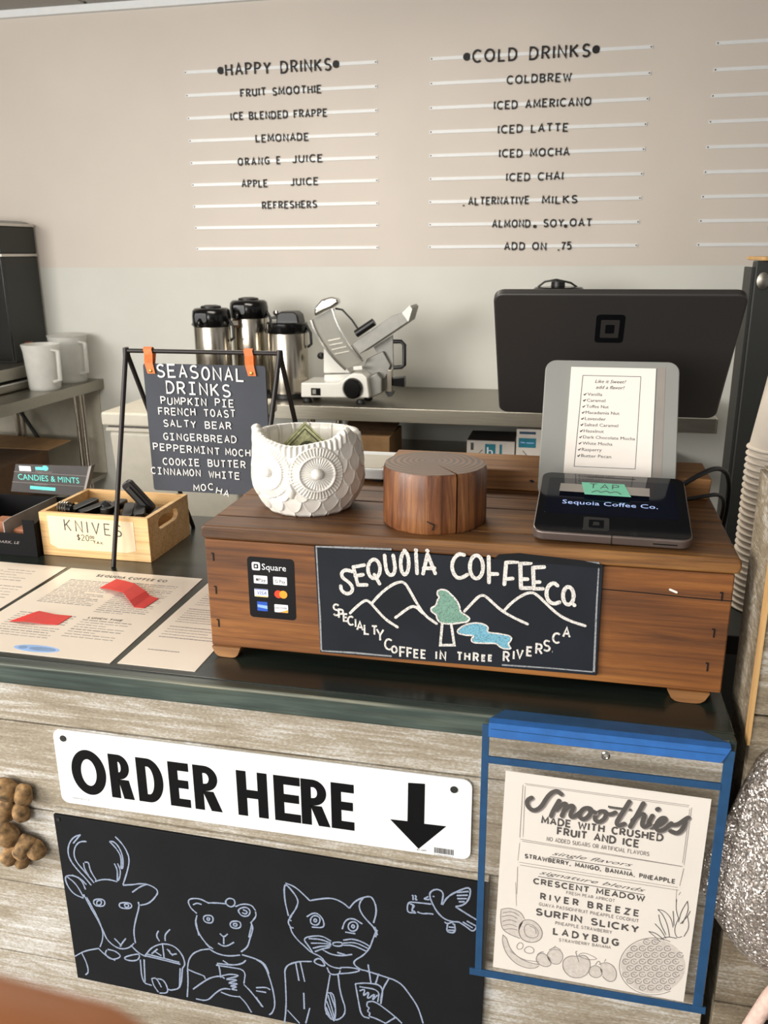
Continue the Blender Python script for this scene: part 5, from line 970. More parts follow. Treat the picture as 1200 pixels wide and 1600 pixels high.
# ================================================================= pine crate with knives
t = thing('pine_crate', 'small light pine crate labelled KNIVES standing on the counter', 'crate', (-.7195, 1.204, 1.04))
X0, X1, Y0, Y1, Z0, Z1 = -.8135, -.6255, 1.133, 1.2755, 1.0402, 1.1120
obj('front_board', MB().box(X0, X1, Y0, Y0+.0075, Z0, Z1), M['crate'], t, bevel=.0008)
obj('back_board', MB().box(X0, X1, Y1-.0075, Y1, Z0, Z1), M['crate'], t, bevel=.0008)
obj('floor_board', MB().box(X0+.0075, X1-.0075, Y0+.0075, Y1-.0075, Z0, Z0+.006), M['crate'], t)
def side(x):     # side board with an oval hand hole, built as a lower and an upper half around it
    m = MB(); ya, yb, zm = Y0+.0075, Y1-.0075, 1.0925
    lo = [(1.176+.0105*math.cos(R(180+a)), zm+.0098*math.sin(R(180+a))) for a in range(0, 91, 15)]+[(1.224+.0105*math.cos(R(270+a)), zm+.0098*math.sin(R(270+a))) for a in range(0, 91, 15)]
    hi = [(y, 2*zm-z) for y, z in lo]
    m.prism([(ya, zm), (ya, Z0), (yb, Z0), (yb, zm)]+lo[::-1], lambda u, v, tt: (x+tt, u, v), 0, .0075)
    m.prism([(ya, zm)]+hi+[(yb, zm), (yb, Z1), (ya, Z1)], lambda u, v, tt: (x+tt, u, v), 0, .0075)
    return m
for x in (X0, X1-.0075): obj('side_board', side(x), M['crate'], t)
lbp = tag(obj('paper_label', MB().prism([(-.7985, 1.1075), (-.6500, 1.1050), (-.6495, 1.0580), (-.665, 1.0535), (-.785, 1.0530), (-.7985, 1.0600)], XZ(Y0-.0001), 0, .0004), M['note']), 'cream handwritten label KNIVES on the front of the pine crate', 'label')
m = MB(); fz = XZ(Y0-.0005)
run(m, 'KNIVES', -.7690, 1.0845, -.6720, 1.0800, .0180, .10, fz, .0002, gap=.5)
obj('handwriting', m, M['inkg'], lbp, local=True)
m = MB(); run(m, '$20', -.7495, 1.0695, -.7290, 1.0690, .0095, .10, fz, .0002, gap=.3); run(m, '00', -.7270, 1.0735, -.7200, 1.0730, .0045, .16, fz, .0002)
stroke(m, [(-.7270, 1.0705), (-.7195, 1.0700)], .0006, fz, .0002); run(m, '.TAX', -.7240, 1.0655, -.7060, 1.0650, .0040, .16, fz, .0002); obj('price_writing', m, M['ink'], lbp, local=True)

kn = thing('folding_knife', 'black folding knife standing up out of the pine crate', 'knife', (-.6600, 1.215, 1.098), rot=(R(8), R(-38), 0), group='folding knives in the pine crate')
def capsule(L, wd, th, z0=0): return rrect(-wd/2, wd/2, 0, L, wd*.35, 4)
obj('handle', MB().prism(capsule(.064, .0185, 0), lambda u, v, tt: (u, -tt, v), -.006, .006), M['black'], kn, local=True, bevel=.0022)
obj('clip', MB().box(-.0035, .0035, -.0085, -.0068, .012, .054), M['darkmetal'], kn, local=True, bevel=.0008)
obj('pivot', MB().lathe([(.003, 0), (.0028, .001), (0, .0012)], 0, 0, 12).xf(Matrix.Translation((.0, -.006, .010)) @ Matrix.Rotation(R(90), 4, 'X')), M['chrome'], kn, local=True, smooth=True)
KIDS[kn.name] = list(kn.children)
dk = dup(kn, (-.7560, 1.235, 1.090), rot=(R(60), R(48), R(10)), label='black folding knife leaning on the left rim of the pine crate')
rk = random.Random(11); kspots = []
for layer, (zl, n_) in enumerate(((1.054, 6), (1.070, 6), (1.086, 6), (1.101, 5))):
    for i in range(n_):
        kspots.append((-.785+.128*(i+.5)/n_+rk.uniform(-.004, .004), rk.uniform(1.190, 1.220), zl+rk.uniform(-.002, .004), rk.uniform(-28, 28)+(0 if i % 2 else 180), rk.uniform(84, 96)))
for x, y, z, az, rx in kspots:
    e_ = Euler((R(rx), 0, R(az))); dv = e_.to_matrix() @ Vector((0, 0, 1))
    d = dup(kn, Vector((x, y, z))-dv*.032, rot=e_, label='black folding knife lying in the pile inside the pine crate')
# fill under the pile so the knives lie on each other, and two steel coils on top
ck = thing('steel_carabiner', 'round steel and black clip on the left front rim of the pine crate', 'clip', (-.785, 1.160, 1.110))
m = MB()
for k in range(4): m.tube([(-.789+.006*k*.7+.0, 1.158+.010*math.cos(R(a)), 1.1135+.009*math.sin(R(a))) for a in range(0, 361, 24)], .0012, 6, False)
obj('coil', m, M['steelr'], ck, smooth=True); obj('core', MB().tube([(-.790, 1.158, 1.1135), (-.772, 1.160, 1.1105)], .0072, 12), M['black'], ck, smooth=True)

# ================================================================= candy box
t = thing('mint_box', 'black display carton of candies and mints left of the pine crate', 'box', (-.90, 1.19, 1.04))
BX0, BX1, BY0, BY1 = -1.000, -.8155, 1.1205, 1.268
obj('base', MB().box(BX0, BX1, BY0, BY1, 1.0402, 1.0425), M['candyd'], t)
fp = obj('front_panel', MB().prism([(BX0, 1.0425), (BX1, 1.0425), (BX1, 1.1010), (-.836, 1.1010), (-.836, 1.0775), (BX0, 1.0775)], lambda u, v, tt: (u, BY0+tt, v), 0, .0015), M['candyd'], t)
for x in (BX0, BX1-.0015, -.872): 
    hi = 1.101 if x != -.872 else 1.100
    obj('divider' if x == -.872 else 'side_panel', MB().prism([(BY0+.0015, 1.0425), (BY1, 1.0425), (BY1, 1.097), (BY0+.018, 1.097), (BY0+.0015, 1.094)], lambda u, v, tt, x=x: (x+tt, u, v), 0, .0015), M['candyd'] if x != -.872 else M['edge'], t)
obj('back_sheet', MB().box(BX0, BX1, BY1, BY1+.0015, 1.0425, 1.095), M['candyd'], t)
hd = obj('header_card', MB().prism([(-.9675, 1.0975), (-.8265, 1.0960), (-.8075, 1.1505), (-.9505, 1.1480)], XZ(1.2805), 0, .002), M['candy'], t)
obj('header_side', MB().prism([(-.8265, 1.0960), (-.8225, 1.0960), (-.8020, 1.1525), (-.8075, 1.1505)], lambda u, v, tt: (u, 1.2785-tt*0+tt, v), 0, .012), M['edge'], t)
YH = 1.2784; fh = XZ(YH)
m = MB(); ftext(m, 'CANDIES & MINTS', -.949, -.829, 1.1205, fh, h=.0105, slope=-.012); obj('mint_lettering', m, M['mint'], hd)
obj('mint_bar', MB().prism([(-.928, 1.1040), (-.878, 1.1030), (-.877, 1.1090), (-.927, 1.1100)], fh, 0, .0002), M['mint'], hd)
m = MB(); m.prism([(u-.8925, v+1.1435) for u, v in arc(0, 0, .0062, .0048, 0, 340, 17)], fh, 0, .0002); m.prism([(-.912, 1.1395), (-.897, 1.1395), (-.900, 1.1455), (-.912, 1.1450)], fh, 0, .0002); obj('mint_emblem', m, M['mint'], hd)
obj('price_sticker', MB().box(-.9440, -.9210, YH-.0004, YH, 1.1365, 1.1455), M['visaw'], hd)
m = MB(); stroke(m, [(-.9620, 1.1155), (-.8195, 1.1140)], .0006, fh, .0002); stroke(m, [(-.9560, 1.1345), (-.8130, 1.1330)], .0006, fh, .0002)
ftext(m, 'Peppermint', -.913, -.880, 1.1355, fh, h=.0030, shear=.3); ftext(m, 'ORGANIC', -.918, -.892, 1.1125, fh, h=.0030)
obj('header_print', m, M['inkl'], hd)
m = MB(); ftext(m, 'DARK, LE', -.886, -.845, 1.0600, XZ(BY0), h=.0045, shear=.3); obj('front_print', m, M['inkl'], fp)
for i, x in enumerate((-.992, -.955, -.918)):
    o = tag(obj('wrapped_candy', MB().prism(rrect(x, x+.03, 1.045, 1.078+.004*i, .005, 3), lambda u, v, tt: (u, 1.15+tt, v), 0, .03), M['green2'] if i == 0 else M['orangep'], bevel=.003), ('green wrapped sweet at the far left of the mint carton', 'orange wrapped sweet in the middle of the mint carton', 'orange wrapped sweet beside the divider of the mint carton')[i], 'sweet', 'sweets in the mint carton')
tag(obj('wrapped_candy', MB().prism(rrect(-.866, -.838, 1.0430, 1.0800, .005, 3), lambda u, v, tt: (u, 1.135+tt, v), 0, .03), M['orangep'], bevel=.003), 'tan wrapped sweet behind the low front of the mint carton', 'sweet', 'sweets in the mint carton')

# ================================================================= laminated sheets
def sheet(name, label, pts, body):
    t = thing(name, label, 'menu sheet', (pts[0][0], pts[0][1], 1.0403), group='laminated menu sheets on the counter')
    obj('laminate', MB().prism(pts, XY(1.0402), 0, .0006), M['sheet'], t)
    m = MB()
    fn = XY(1.0408)
    body(m, fn); obj('printing', m, M['inkl'], t)['kind'] = 'stuff'; return t
def frac(pts, a, b):   # pts: back-left, back-right, front-right, front-left
    bl, br, fr_, fl_ = [Vector((*p, 0)) for p in pts]
    p = (bl*(1-a)+br*a)*(1-b)+(fl_*(1-a)+fr_*a)*b; return (p.x, p.y)
cpts = [(-.735, 1.086), (-.518, 1.084), (-.5125, .810), (-.737, .813)]
def rows_(pts, specs):
    def body(m, fn):
        for a0, a1, b0, b1, k in specs:
            for i in range(k):
                b = b0+(b1-b0)*i/max(1, k-1); e = a1-random.random()*.5*(a1-a0) if i % 3 == 2 else a1
                a = a0
                while a < e-.01:
                    l = random.uniform(.02, .06); stroke(m, [frac(pts, a, b), frac(pts, min(e, a+l), b)], .0013 if i % 4 else .0019, fn, .0001); a += l+.008
    return body
sc_ = sheet('menu_sheet', 'laminated coffee shop menu sheet with two red paper scraps', cpts, rows_(cpts, [(.12, .50, .16, .46, 17), (.56, .90, .14, .52, 18), (.12, .50, .60, .84, 11), (.56, .88, .62, .80, 8)]))
m = MB(); a = frac(cpts, .26, .075); b = frac(cpts, .78, .075)
run(m, 'SEQUOIA COFFEE CO', a[0], a[1]-.004, b[0], b[1]-.004, .0075, .17, XY(1.0409), .0001, gap=.4); a = frac(cpts, .58, .60); b = frac(cpts, .80, .60); run(m, 'LUNCH TIME', a[0], a[1], b[0], b[1], .0045, .17, XY(1.0409), .0001, gap=.4)
obj('title', m, M['inkg'], sc_)
m = MB(); cx, cy = frac(cpts, .52, .945)
m.prism([(cx+u, cy+v) for u, v in arc(0, 0, .031, .0088, 0, 350, 24)], XY(1.0408), 0, .0001); o = obj('blue_picture', m, M['lblue'], sc_); m = MB(); m.prism([(cx+.008+u, cy+v) for u, v in arc(0, 0, .018, .005, 0, 345, 16)], XY(1.0410), 0, .0001); m.prism([(cx-.019+u, cy+v) for u, v in arc(0, 0, .006, .004, 0, 345, 12)], XY(1.0410), 0, .0001); obj('blue_detail', m, M['bluep'], o)
lp = [(-.965, 1.090), (-.7435, 1.087), (-.7425, .815), (-.967, .818)]
sheet('menu_sheet', 'laminated menu sheet cut by the left frame edge, no red scraps', lp, rows_(lp, [(.30, .60, .12, .80, 24), (.62, .85, .10, .24, 5), (.62, .92, .32, .50, 6)]))
rp = [(-.503, 1.069), (-.4065, 1.068), (-.4055, .811), (-.504, .812)]
sheet('menu_sheet', 'narrow laminated menu sheet half hidden by the chest', rp, rows_(rp, [(.16, .92, .10, .30, 8), (.14, .90, .36, .52, 7), (.14, .90, .58, .70, 5), (.18, .6, .84, .84, 1)]))
def redscrap(pts, dz, label):
    m = MB(); K = len(pts)
    for (xa, ya, xb, yb), z in zip(pts, dz): m.v += [(xa, ya, 1.0412+z), (xb, yb, 1.0412+z), (xb, yb, 1.0416+z), (xa, ya, 1.0416+z)]
    for i in range(K-1):
        for j in range(4): m.f.append((i*4+j, i*4+(j+1) % 4, i*4+4+(j+1) % 4, i*4+4+j))
    m.f += [(0, 1, 2, 3), tuple((K-1)*4+j for j in (3, 2, 1, 0))]
    tag(obj('red_paper', m, M['redp']), label, 'paper scrap', 'red paper scraps')
redscrap([(-.642, 1.056, -.648, 1.020), (-.620, 1.043, -.622, 1.008), (-.597, 1.030, -.598, .997), (-.572, 1.013, -.577, .976), (-.562, 1.006, -.564, .9645), (-.546, 1.000, -.550, .9650)], [0, .004, .006, .004, .0005, 0], 'longer bent red paper scrap near the top of the menu sheet')
redscrap([(-.688, .923, -.703, .890), (-.680, .922, -.680, .888), (-.655, .920, -.655, .890), (-.632, .922, -.634, .893)], [0, .003, .001, 0], 'shorter red paper scrap low on the menu sheet')

# ================================================================= back kitchen: steel table with its load
TZ = .905
t = thing('steel_table', 'long stainless steel worktable against the back wall', 'table', (-.5, 3.5, 0))
obj('tabletop', MB().box(-1.605, .527, 3.286, 3.857, TZ-.006, TZ), M['steelr'], t, bevel=.001)
obj('front_rim', MB().box(-1.605, .527, 3.280, 3.286, TZ-.055, TZ+.0005), M['steel'], t, bevel=.0015)
obj('side_rim', MB().box(.527, .532, 3.280, 3.857, TZ-.055, TZ+.0005), M['steelv'], t, bevel=.0015)
for x in (-1.56, -1.06, .375): 
    for y in (3.36, 3.79): obj('leg', MB().tube([(x, y, 0), (x, y, TZ-.006)], .0165, 14), M['steelv'], t, smooth=True)
obj('brace', MB().box(-1.58, .50, 3.55, 3.58, TZ-.05, TZ-.006), M['darkmetal'], t)
obj('lower_shelf', MB().box(-1.59, .43, 3.32, 3.84, .640, .662), M['steelr'], t, bevel=.001)
# boxes on the lower shelf
def carton(name, label, x0, x1, y0, y1, z0, z1, mat, extra=None, grp=None):
    t = thing(name, label, 'box', ((x0+x1)/2, (y0+y1)/2, z0), group=grp)
    obj('carton', MB().box(x0, x1, y0, y1, z0, z1), mat, t, bevel=.001)
    if extra: extra(t)
def ex1(t):
    obj('top_flap', MB().box(-.403, -.213, 3.352, 3.542, .7745, .7765), M['candy'], t)
    obj('print_panel', MB().box(-.330, -.288, 3.3495, 3.350, .705, .762), M['teal'], t); obj('print_strip', MB().box(-.272, -.262, 3.3495, 3.350, .700, .762), M['teal'], t)
    m = MB(); ftext(m, 'h', -.322, -.298, .715, XZ(3.3494), h=.035); obj('print_letter', m, M['visaw'], t)
    m = MB(); m.box(-.388, -.376, 3.3495, 3.350, .735, .765); stroke(m, [(-.36, .715), (-.34, .738)], .003, XZ(3.350), .0005); obj('print_mark', m, M['inkg'], t)
carton('small_carton', 'low white carton with dark lid and teal print under the steel table', -.404, -.212, 3.350, 3.545, .6622, .7744, M['wbox'], ex1, 'white cartons under the steel table')
def ex2(t):
    obj('print_panel', MB().box(-.196, -.128, 3.3295, 3.330, .758, .796), M['teal'], t); obj('print_strip', MB().box(-.194, -.130, 3.3295, 3.330, .812, .822), M['navy'], t)
    m = MB(); stroke(m, [(-.188, .779), (-.170, .777)], .004, XZ(3.3295), .0003); stroke(m, [(-.165, .777), (-.136, .777)], .004, XZ(3.3295), .0003); obj('print_mark', m, M['lblue'], t)
    m = MB(); stroke(m, [(-.178, .745), (-.155, .718)], .003, XZ(3.330), .0005); obj('print_mark', m, M['inkg'], t)
carton('tall_carton', 'taller white and teal carton behind the grey register stand', -.205, -.09, 3.330, 3.53, .6622, .832, M['wbox'], ex2, 'white cartons under the steel table')
t = thing('cardboard_box', 'open brown cardboard box under the steel table below the slicer', 'box', (-.80, 3.4, .6622))
obj('carton', MB().box(-.93, -.712, 3.295, 3.55, .6622, .785), M['box'], t, bevel=.001)
obj('flap', MB().prism([(-.93, 0), (-.712, 0), (-.70, .08), (-.92, .09)], lambda u, v, tt: (u, 3.40+v*.9, .786+v*.45+tt), 0, .002), M['boxd'], t)
tag(obj('dark_pan', MB().lathe([(.0, 0), (.10, 0), (.12, .05), (.123, .05), (.124, .045)], -1.08, 3.55, 28, cz=.6622), M['black'], smooth=True), 'black pan behind the cardboard box under the steel table', 'pan')

# airpots
def airpot(x, y, ztop, r, label, style):
    t = thing('airpot', label, 'airpot', (x, y, TZ), group='steel airpots on the worktable')
    H = ztop-TZ; hb = H-.088
    obj('base_ring', MB().lathe([(r*.9, 0), (r*.98, .002), (r*.98, .018), (r*.95, .02)], x, y, 32, cz=TZ), M['black'], t, smooth=True)
    obj('body', MB().lathe([(r*.93, .018), (r*.97, .022), (r*.97, hb), (r*.94, hb+.006)], x, y, 40, cz=TZ), M['steelv'], t, smooth=True)
    if style != 2:
        obj('lid', MB().lathe([(r*.97, hb), (r*1.02, hb+.006), (r*1.02, hb+.045), (r*.98, hb+.066), (r*.86, hb+.075), (r*.5, hb+.077)], x, y, 32, cz=TZ), M['blacks'], t, smooth=True)
        obj('pump_button', MB().lathe([(r*.55, hb+.076), (r*.53, hb+.084), (r*.3, hb+.088), (0, hb+.088)], x, y, 28, cz=TZ), M['black'], t, smooth=True)
        f = MB().prism(rrect(-.028, .028, hb+.018, hb+.060, .012, 4), lambda u, v, tt: (x-.012+u, y-r*1.01-tt, TZ+v), -.01, .006); obj('spout_panel', f, M['blacks'], t, bevel=.003)
        obj('spout', MB().tube([(x-.014, y-r*.99, TZ+hb+.035), (x-.015, y-r-.02, TZ+hb+.022), (x-.015, y-r-.022, TZ+hb+.006)], .008, 10), M['blacks'], t, smooth=True)
    else:
        obj('lid', MB().lathe([(r*.97, hb), (r*1.01, hb+.005), (r*1.0, hb+.040), (r*.93, hb+.046)], x, y, 32, cz=TZ), M['blacks'], t, smooth=True)
        obj('lever_head', MB().prism([(-.035, hb+.040), (-.030, hb+.078), (-.012, hb+.090), (.045, hb+.090), (.062, hb+.078), (.072, hb+.03), (.070, hb+.0)], lambda u, v, tt: (x+u, y-.045+tt, TZ+v), 0, .09), M['black'], t, bevel=.008)
        obj('lever', MB().prism([(-.072, hb+.058), (-.066, hb+.066), (-.030, hb+.070), (-.030, hb+.058)], lambda u, v, tt: (x+u, y-.03+tt, TZ+v), 0, .06), M['darkmetal'], t, bevel=.003)
        obj('lever_tip', MB().lathe([(0, -.014), (.010, -.010), (.015, 0), (.010, .010), (0, .014)], x-.045, y, 14, cz=TZ+hb+.082), M['chrome'], t, smooth=True)
    hx = x+r*.98
    obj('carry_handle', MB().tube([(hx, y, TZ+hb+.03), (hx+.018, y-.002, TZ+hb+.0), (hx+.020, y-.004, TZ+hb-.045), (hx+.004, y-.004, TZ+hb-.058)], .0062, 8), M['black'], t, smooth=True)
    obj('side_clip', MB().tube([(x-r*.98, y, TZ+hb+.024), (x-r*1.12, y, TZ+hb+.006), (x-r*.98, y, TZ+hb-.003)], .005, 8), M['black'], t, smooth=True)
    return t, hb
airpot(-1.505, 3.42, 1.295, .079, 'leftmost steel airpot with plain rounded black lid', 0)
a2, hb2 = airpot(-1.39, 3.56, 1.3205, .081, 'tallest steel airpot, in the middle, with small round tag', 1)
obj('tag', MB().prism(rrect(-.022, .018, -.018, .018, .016, 5), lambda u, v, tt: (-1.420+u, 3.479-tt, TZ+hb2-.018+v), -.004, .002), M['boxd'], a2); obj('tag_label', MB().box(-1.437, -1.410, 3.4755, 3.477, TZ+hb2-.024, TZ+hb2-.006), M['wbox'], a2)
airpot(-1.1990, 3.50, 1.265, .0885, 'shorter steel airpot with lever lid, nearest the slicer', 2)

# slicer
SL = {k: [[(a/1e4, b/1e4) for a, b in pl] for pl in v] for k, v in DRAW['slicer'].items()}
t = thing('meat_slicer', 'white and steel electric food slicer on the worktable', 'slicer', (-.90, 3.45, TZ))
def sl(nm, key, mat, y0, dep, bevel=.003, i=0): return obj(nm, MB().prism(SL[key][i], lambda u, v, tt: (u, y0+tt, v), 0, dep), mat, t, bevel=bevel)
b_ = sl('base_housing', 'base', M['whitebody'], 3.36, .17, .006)
obj('power_switch', MB().box(-1.057, -1.0165, 3.357, 3.361, .9365, .9665), M['blacks'], t, bevel=.001); obj('switch_rocker', MB().box(-1.050, -1.034, 3.353, 3.358, .942, .961), M['steelr'], t, bevel=.001)
kb = MB().lathe([(.043, 0), (.042, .012), (.034, .024), (0, .025)], 0, 0, 28).xf(Matrix.Translation((-.878, 3.361, .9700)) @ Matrix.Rotation(R(90), 4, 'X')); obj('thickness_knob', kb, M['blacks'], t, smooth=True)
sl('motor_tower', 'tower', M['whitebody'], 3.45, .09, .006); sl('tower_foot', 'tower2', M['whitebody'], 3.44, .10, .004)
sl('blade_guard', 'blade', M['blade'], 3.40, .006, .001)
m = MB(); stroke(m, chaikin(SL['guardrim'][0]), .007, XZ(3.40), .01); stroke(m, chaikin(SL['guardrim'][1]), .006, XZ(3.40), .01); obj('blade_rim', m, M['chrome'], t)
m = MB()
for pl in SL['ribs']: stroke(m, pl, .005, XZ(3.40), .002)
obj('guard_ribs', m, M['steelr'], t)
sl('guard_cap', 'cap', M['chrome'], 3.375, .05, .010)
obj('sharpener_rod', MB().tube([(u, 3.42, v) for u, v in SL['rod'][0]], .004, 8), M['darkmetal'], t, smooth=True)
obj('push_handle', MB().tube([(u, 3.385, v) for u, v in SL['handle'][0]], .0155, 14), M['black'], t, smooth=True)
sl('carriage_tray', 'arm', M['alu'], 3.40, .16, .002); sl('tray_tip', 'armtip', M['whitebody'], 3.395, .004, .0005)
sl('bracket_plate', 'plate', M['alu'], 3.46, .012, .001); sl('stand_leg', 'leg', M['steelv'], 3.44, .03, .002); sl('rubber_foot', 'foot', M['black'], 3.44, .03, .001)
obj('side_handle', MB().tube([(u, 3.47, v) for u, v in SL['loop'][0]], .0085, 10), M['black'], t, smooth=True)
sl('lock_knob', 'knob2', M['blacks'], 3.45, .04, .004); sl('motor_housing', 'motor', M['alu'], 3.40, .12, .006); sl('gear_cover', 'body3', M['alu'], 3.44, .07, .004); sl('blade_clamp', 'clamp', M['whitebody'], 3.375, .02, .002)
obj('side_knob', MB().lathe([(0, -.016), (.013, -.011), (.018, 0), (.013, .011), (0, .016)], -1.045, 3.48, 14, cz=1.085), M['black'], t, smooth=True)
for x, y in ((-1.08, 3.38), (-.85, 3.38), (-1.08, 3.51), (-.85, 3.51)): obj('rubber_foot', MB().lathe([(.018, 0), (.020, .004), (.016, .016)], x, y, 16, cz=TZ), M['black'], t)

# black grinder behind the monitor
t = thing('coffee_grinder', 'tall black grinder whose lid and wire handle show above the monitor', 'grinder', (-.075, 3.50, TZ))
obj('body', MB().lathe([(.075, 0), (.08, .01), (.075, .30), (.092, .42)], -.075, 3.50, 32, cz=TZ), M['black'], t, smooth=True)
obj('lid', MB().lathe([(.096, .42), (.098, .428), (.098, .454), (.090, .462), (.02, .466)], -.075, 3.50, 32, cz=TZ), M['blacks'], t, smooth=True)
obj('lid_knob', MB().lathe([(.028, .464), (.026, .482), (0, .487)], -.078, 3.50, 20, cz=TZ), M['black'], t, smooth=True)
obj('wire_handle', MB().tube([(-.155, 3.5, TZ+.462), (-.130, 3.5, TZ+.482), (-.085, 3.5, TZ+.490), (-.03, 3.5, TZ+.478), (-.005, 3.5, TZ+.462)], .004, 8), M['black'], t, smooth=True)

# dark post on the right with its wooden cap
t = thing('metal_partition', 'tall dark grey metal panel with a round bolt at the right frame edge', 'panel', (.6, 2.25, 0))
obj('sheet', MB().box(.402, .95, 2.20, 2.245, 0, 1.4760), M['darkmetal'], t, bevel=.004); obj('flange', MB().box(.394, .402, 2.205, 2.30, 0, 1.462), M['darkmetal'], t, bevel=.001)
obj('bolt', MB().lathe([(.021, 0), (.020, .004), (.010, .007), (0, .0075)], 0, 0, 22).xf(Matrix.Translation((.421, 2.20, 1.431)) @ Matrix.Scale(.7, 4, (1, 0, 0)) @ Matrix.Rotation(R(90), 4, 'X')), M['steelr'], t, smooth=True)
tag(obj('wood_board', MB().box(.418, .95, 2.19, 2.42, 1.4762, 1.4850), M['rawedge'], bevel=.002), 'thin wooden board lying on top of the dark grey panel', 'board')
t = thing('black_clamp_lamp', 'black object with a bracket at the right frame edge, on the wooden board', 'clamp', (.46, 2.3, 1.4852))
obj('arm', MB().tube([(.462, 2.30, 1.486), (.448, 2.30, 1.525), (.437, 2.30, 1.556)], .0035, 8), M['stand'], t, smooth=True)
obj('head', MB().prism([(.440, 1.553), (.452, 1.565), (.56, 1.570), (.56, 1.540), (.452, 1.546)], lambda u, v, tt: (u, 2.28+tt, v), 0, .05), M['black'], t, bevel=.003)
obj('post', MB().box(.50, .52, 2.29, 2.31, 1.4852, 1.545), M['black'], t)

# white bin
t = thing('storage_bin', 'large off-white lidded storage bin behind the seasonal sign', 'bin', (-1.15, 2.5, 0))
m = MB(); bx = [(-1.33, -1.00, 2.33, 2.58, 0), (-1.376, -.955, 2.305, 2.61, .985)]
for x0, x1, y0, y1, z in bx: m.v += [(x0, y0, z), (x1, y0, z), (x1, y1, z), (x0, y1, z)]
m.f = [(3, 2, 1, 0), (4, 5, 6, 7)]+[(i, (i+1) % 4, 4+(i+1) % 4, 4+i) for i in range(4)]
obj('tub', m, M['bin'], t, bevel=.012); obj('tub_rim', MB().box(-1.382, -.949, 2.300, 2.615, .985, .998), M['bin'], t, bevel=.004)
obj('lid', MB().box(-1.390, -.941, 2.292, 2.622, 1.0035, 1.046), M['bin'], t, bevel=.008); obj('gap', MB().box(-1.375, -.956, 2.307, 2.607, .998, 1.0035), M['inkg'], t)

# left worktable with machine, pitchers
t = thing('side_worktable', 'narrow stainless worktable running along the left side', 'table', (-2.6, 3.3, 0))
LXR = -2.300
obj('tabletop', MB().box(-3.05, LXR-.004, 2.2, 3.857, TZ-.006, TZ), M['steelr'], t, bevel=.001)
obj('front_rim', MB().box(LXR-.004, LXR, 2.2, 3.857, TZ-.048, TZ+.0005), M['steelr'], t, bevel=.001)
for x, y in ((-2.375, 3.74), (-2.375, 2.35), (-2.72, 3.74), (-2.95, 2.35)):
    for k in (-.016, .016): obj('leg', MB().tube([(x+k, y, 0), (x+k, y, TZ-.006)], .0125, 12), M['steelv'], t, smooth=True)
obj('cross_brace', MB().tube([(-2.78, 3.72, TZ-.02), (-2.62, 3.74, .60)], .010, 10), M['darkmetal'], t, smooth=True)
obj('lower_shelf', MB().box(-3.02, -2.33, 2.3, 3.84, .40, .42), M['steelr'], t)
obj('back_sheet', MB().box(-3.02, -2.33, 3.848, 3.857, .42, TZ-.05), M['bin'], t)  # added sheet standing in for the shaded wall below the tabletop
t = thing('brown_carton', 'dark brown cardboard box on the shelf below the left worktable', 'box', (-2.7, 3.3, .4202))
obj('carton', MB().box(-2.98, -2.45, 3.10, 3.55, .4202, .600), M['boxd'], t, bevel=.002); obj('flap', MB().prism([(-2.98, 0), (-2.45, 0), (-2.40, .12), (-2.95, .16)], lambda u, v, tt: (u, 3.55+v, .60+v*.2+tt), 0, .003), M['box'], t)
t = thing('coffee_machine', 'tall black coffee machine with silver bands at the left frame edge', 'coffee machine', (-2.6, 3.6, TZ))
mx0, mx1, my0 = -3.02, -2.580, 3.58
obj('lower_body', MB().box(mx0, mx1, my0, 3.845, 1.012, 1.494), M['darkmetal'], t, bevel=.006)
obj('front_door', MB().box(mx0+.004, mx1-.004, my0-.012, my0+.002, 1.020, 1.490), M['blacks'], t, bevel=.003)
obj('top_head', MB().box(mx0, mx1, my0-.01, 3.845, 1.507, 1.628), M['darkmetal'], t, bevel=.006)
obj('band', MB().box(mx0, mx1+.004, my0-.016, 3.845, 1.494, 1.507), M['chrome'], t, bevel=.002)
obj('top_band', MB().box(mx0, mx1+.004, my0-.014, 3.845, 1.628, 1.641), M['chrome'], t, bevel=.003)
obj('top_cover', MB().prism([(mx0, 1.641), (mx1-.02, 1.641), (mx1-.05, 1.655), (mx0, 1.668)], lambda u, v, tt: (u, my0+.02+tt, v), 0, .23), M['blacks'], t, bevel=.002)
obj('base_plate', MB().box(mx0, mx1+.10, my0-.30, 3.62, .958, 1.012), M['steelr'], t, bevel=.004)
obj('drip_tray', MB().box(mx0, mx1+.108, my0-.37, 3.62, TZ+.0005, .950), M['steelr'], t, bevel=.010)
obj('drip_rim', MB().box(mx0, mx1+.112, my0-.375, 3.625, .938, .948), M['chrome'], t, bevel=.004)
tl_ = obj('tag_label', MB().box(-2.5800, -2.5785, 3.655, 3.720, 1.034, 1.100), M['inkg'], t)
obj('band_print', MB().box(-2.5785, -2.5781, 3.655, 3.720, 1.082, 1.100), M['orangep'], tl_)
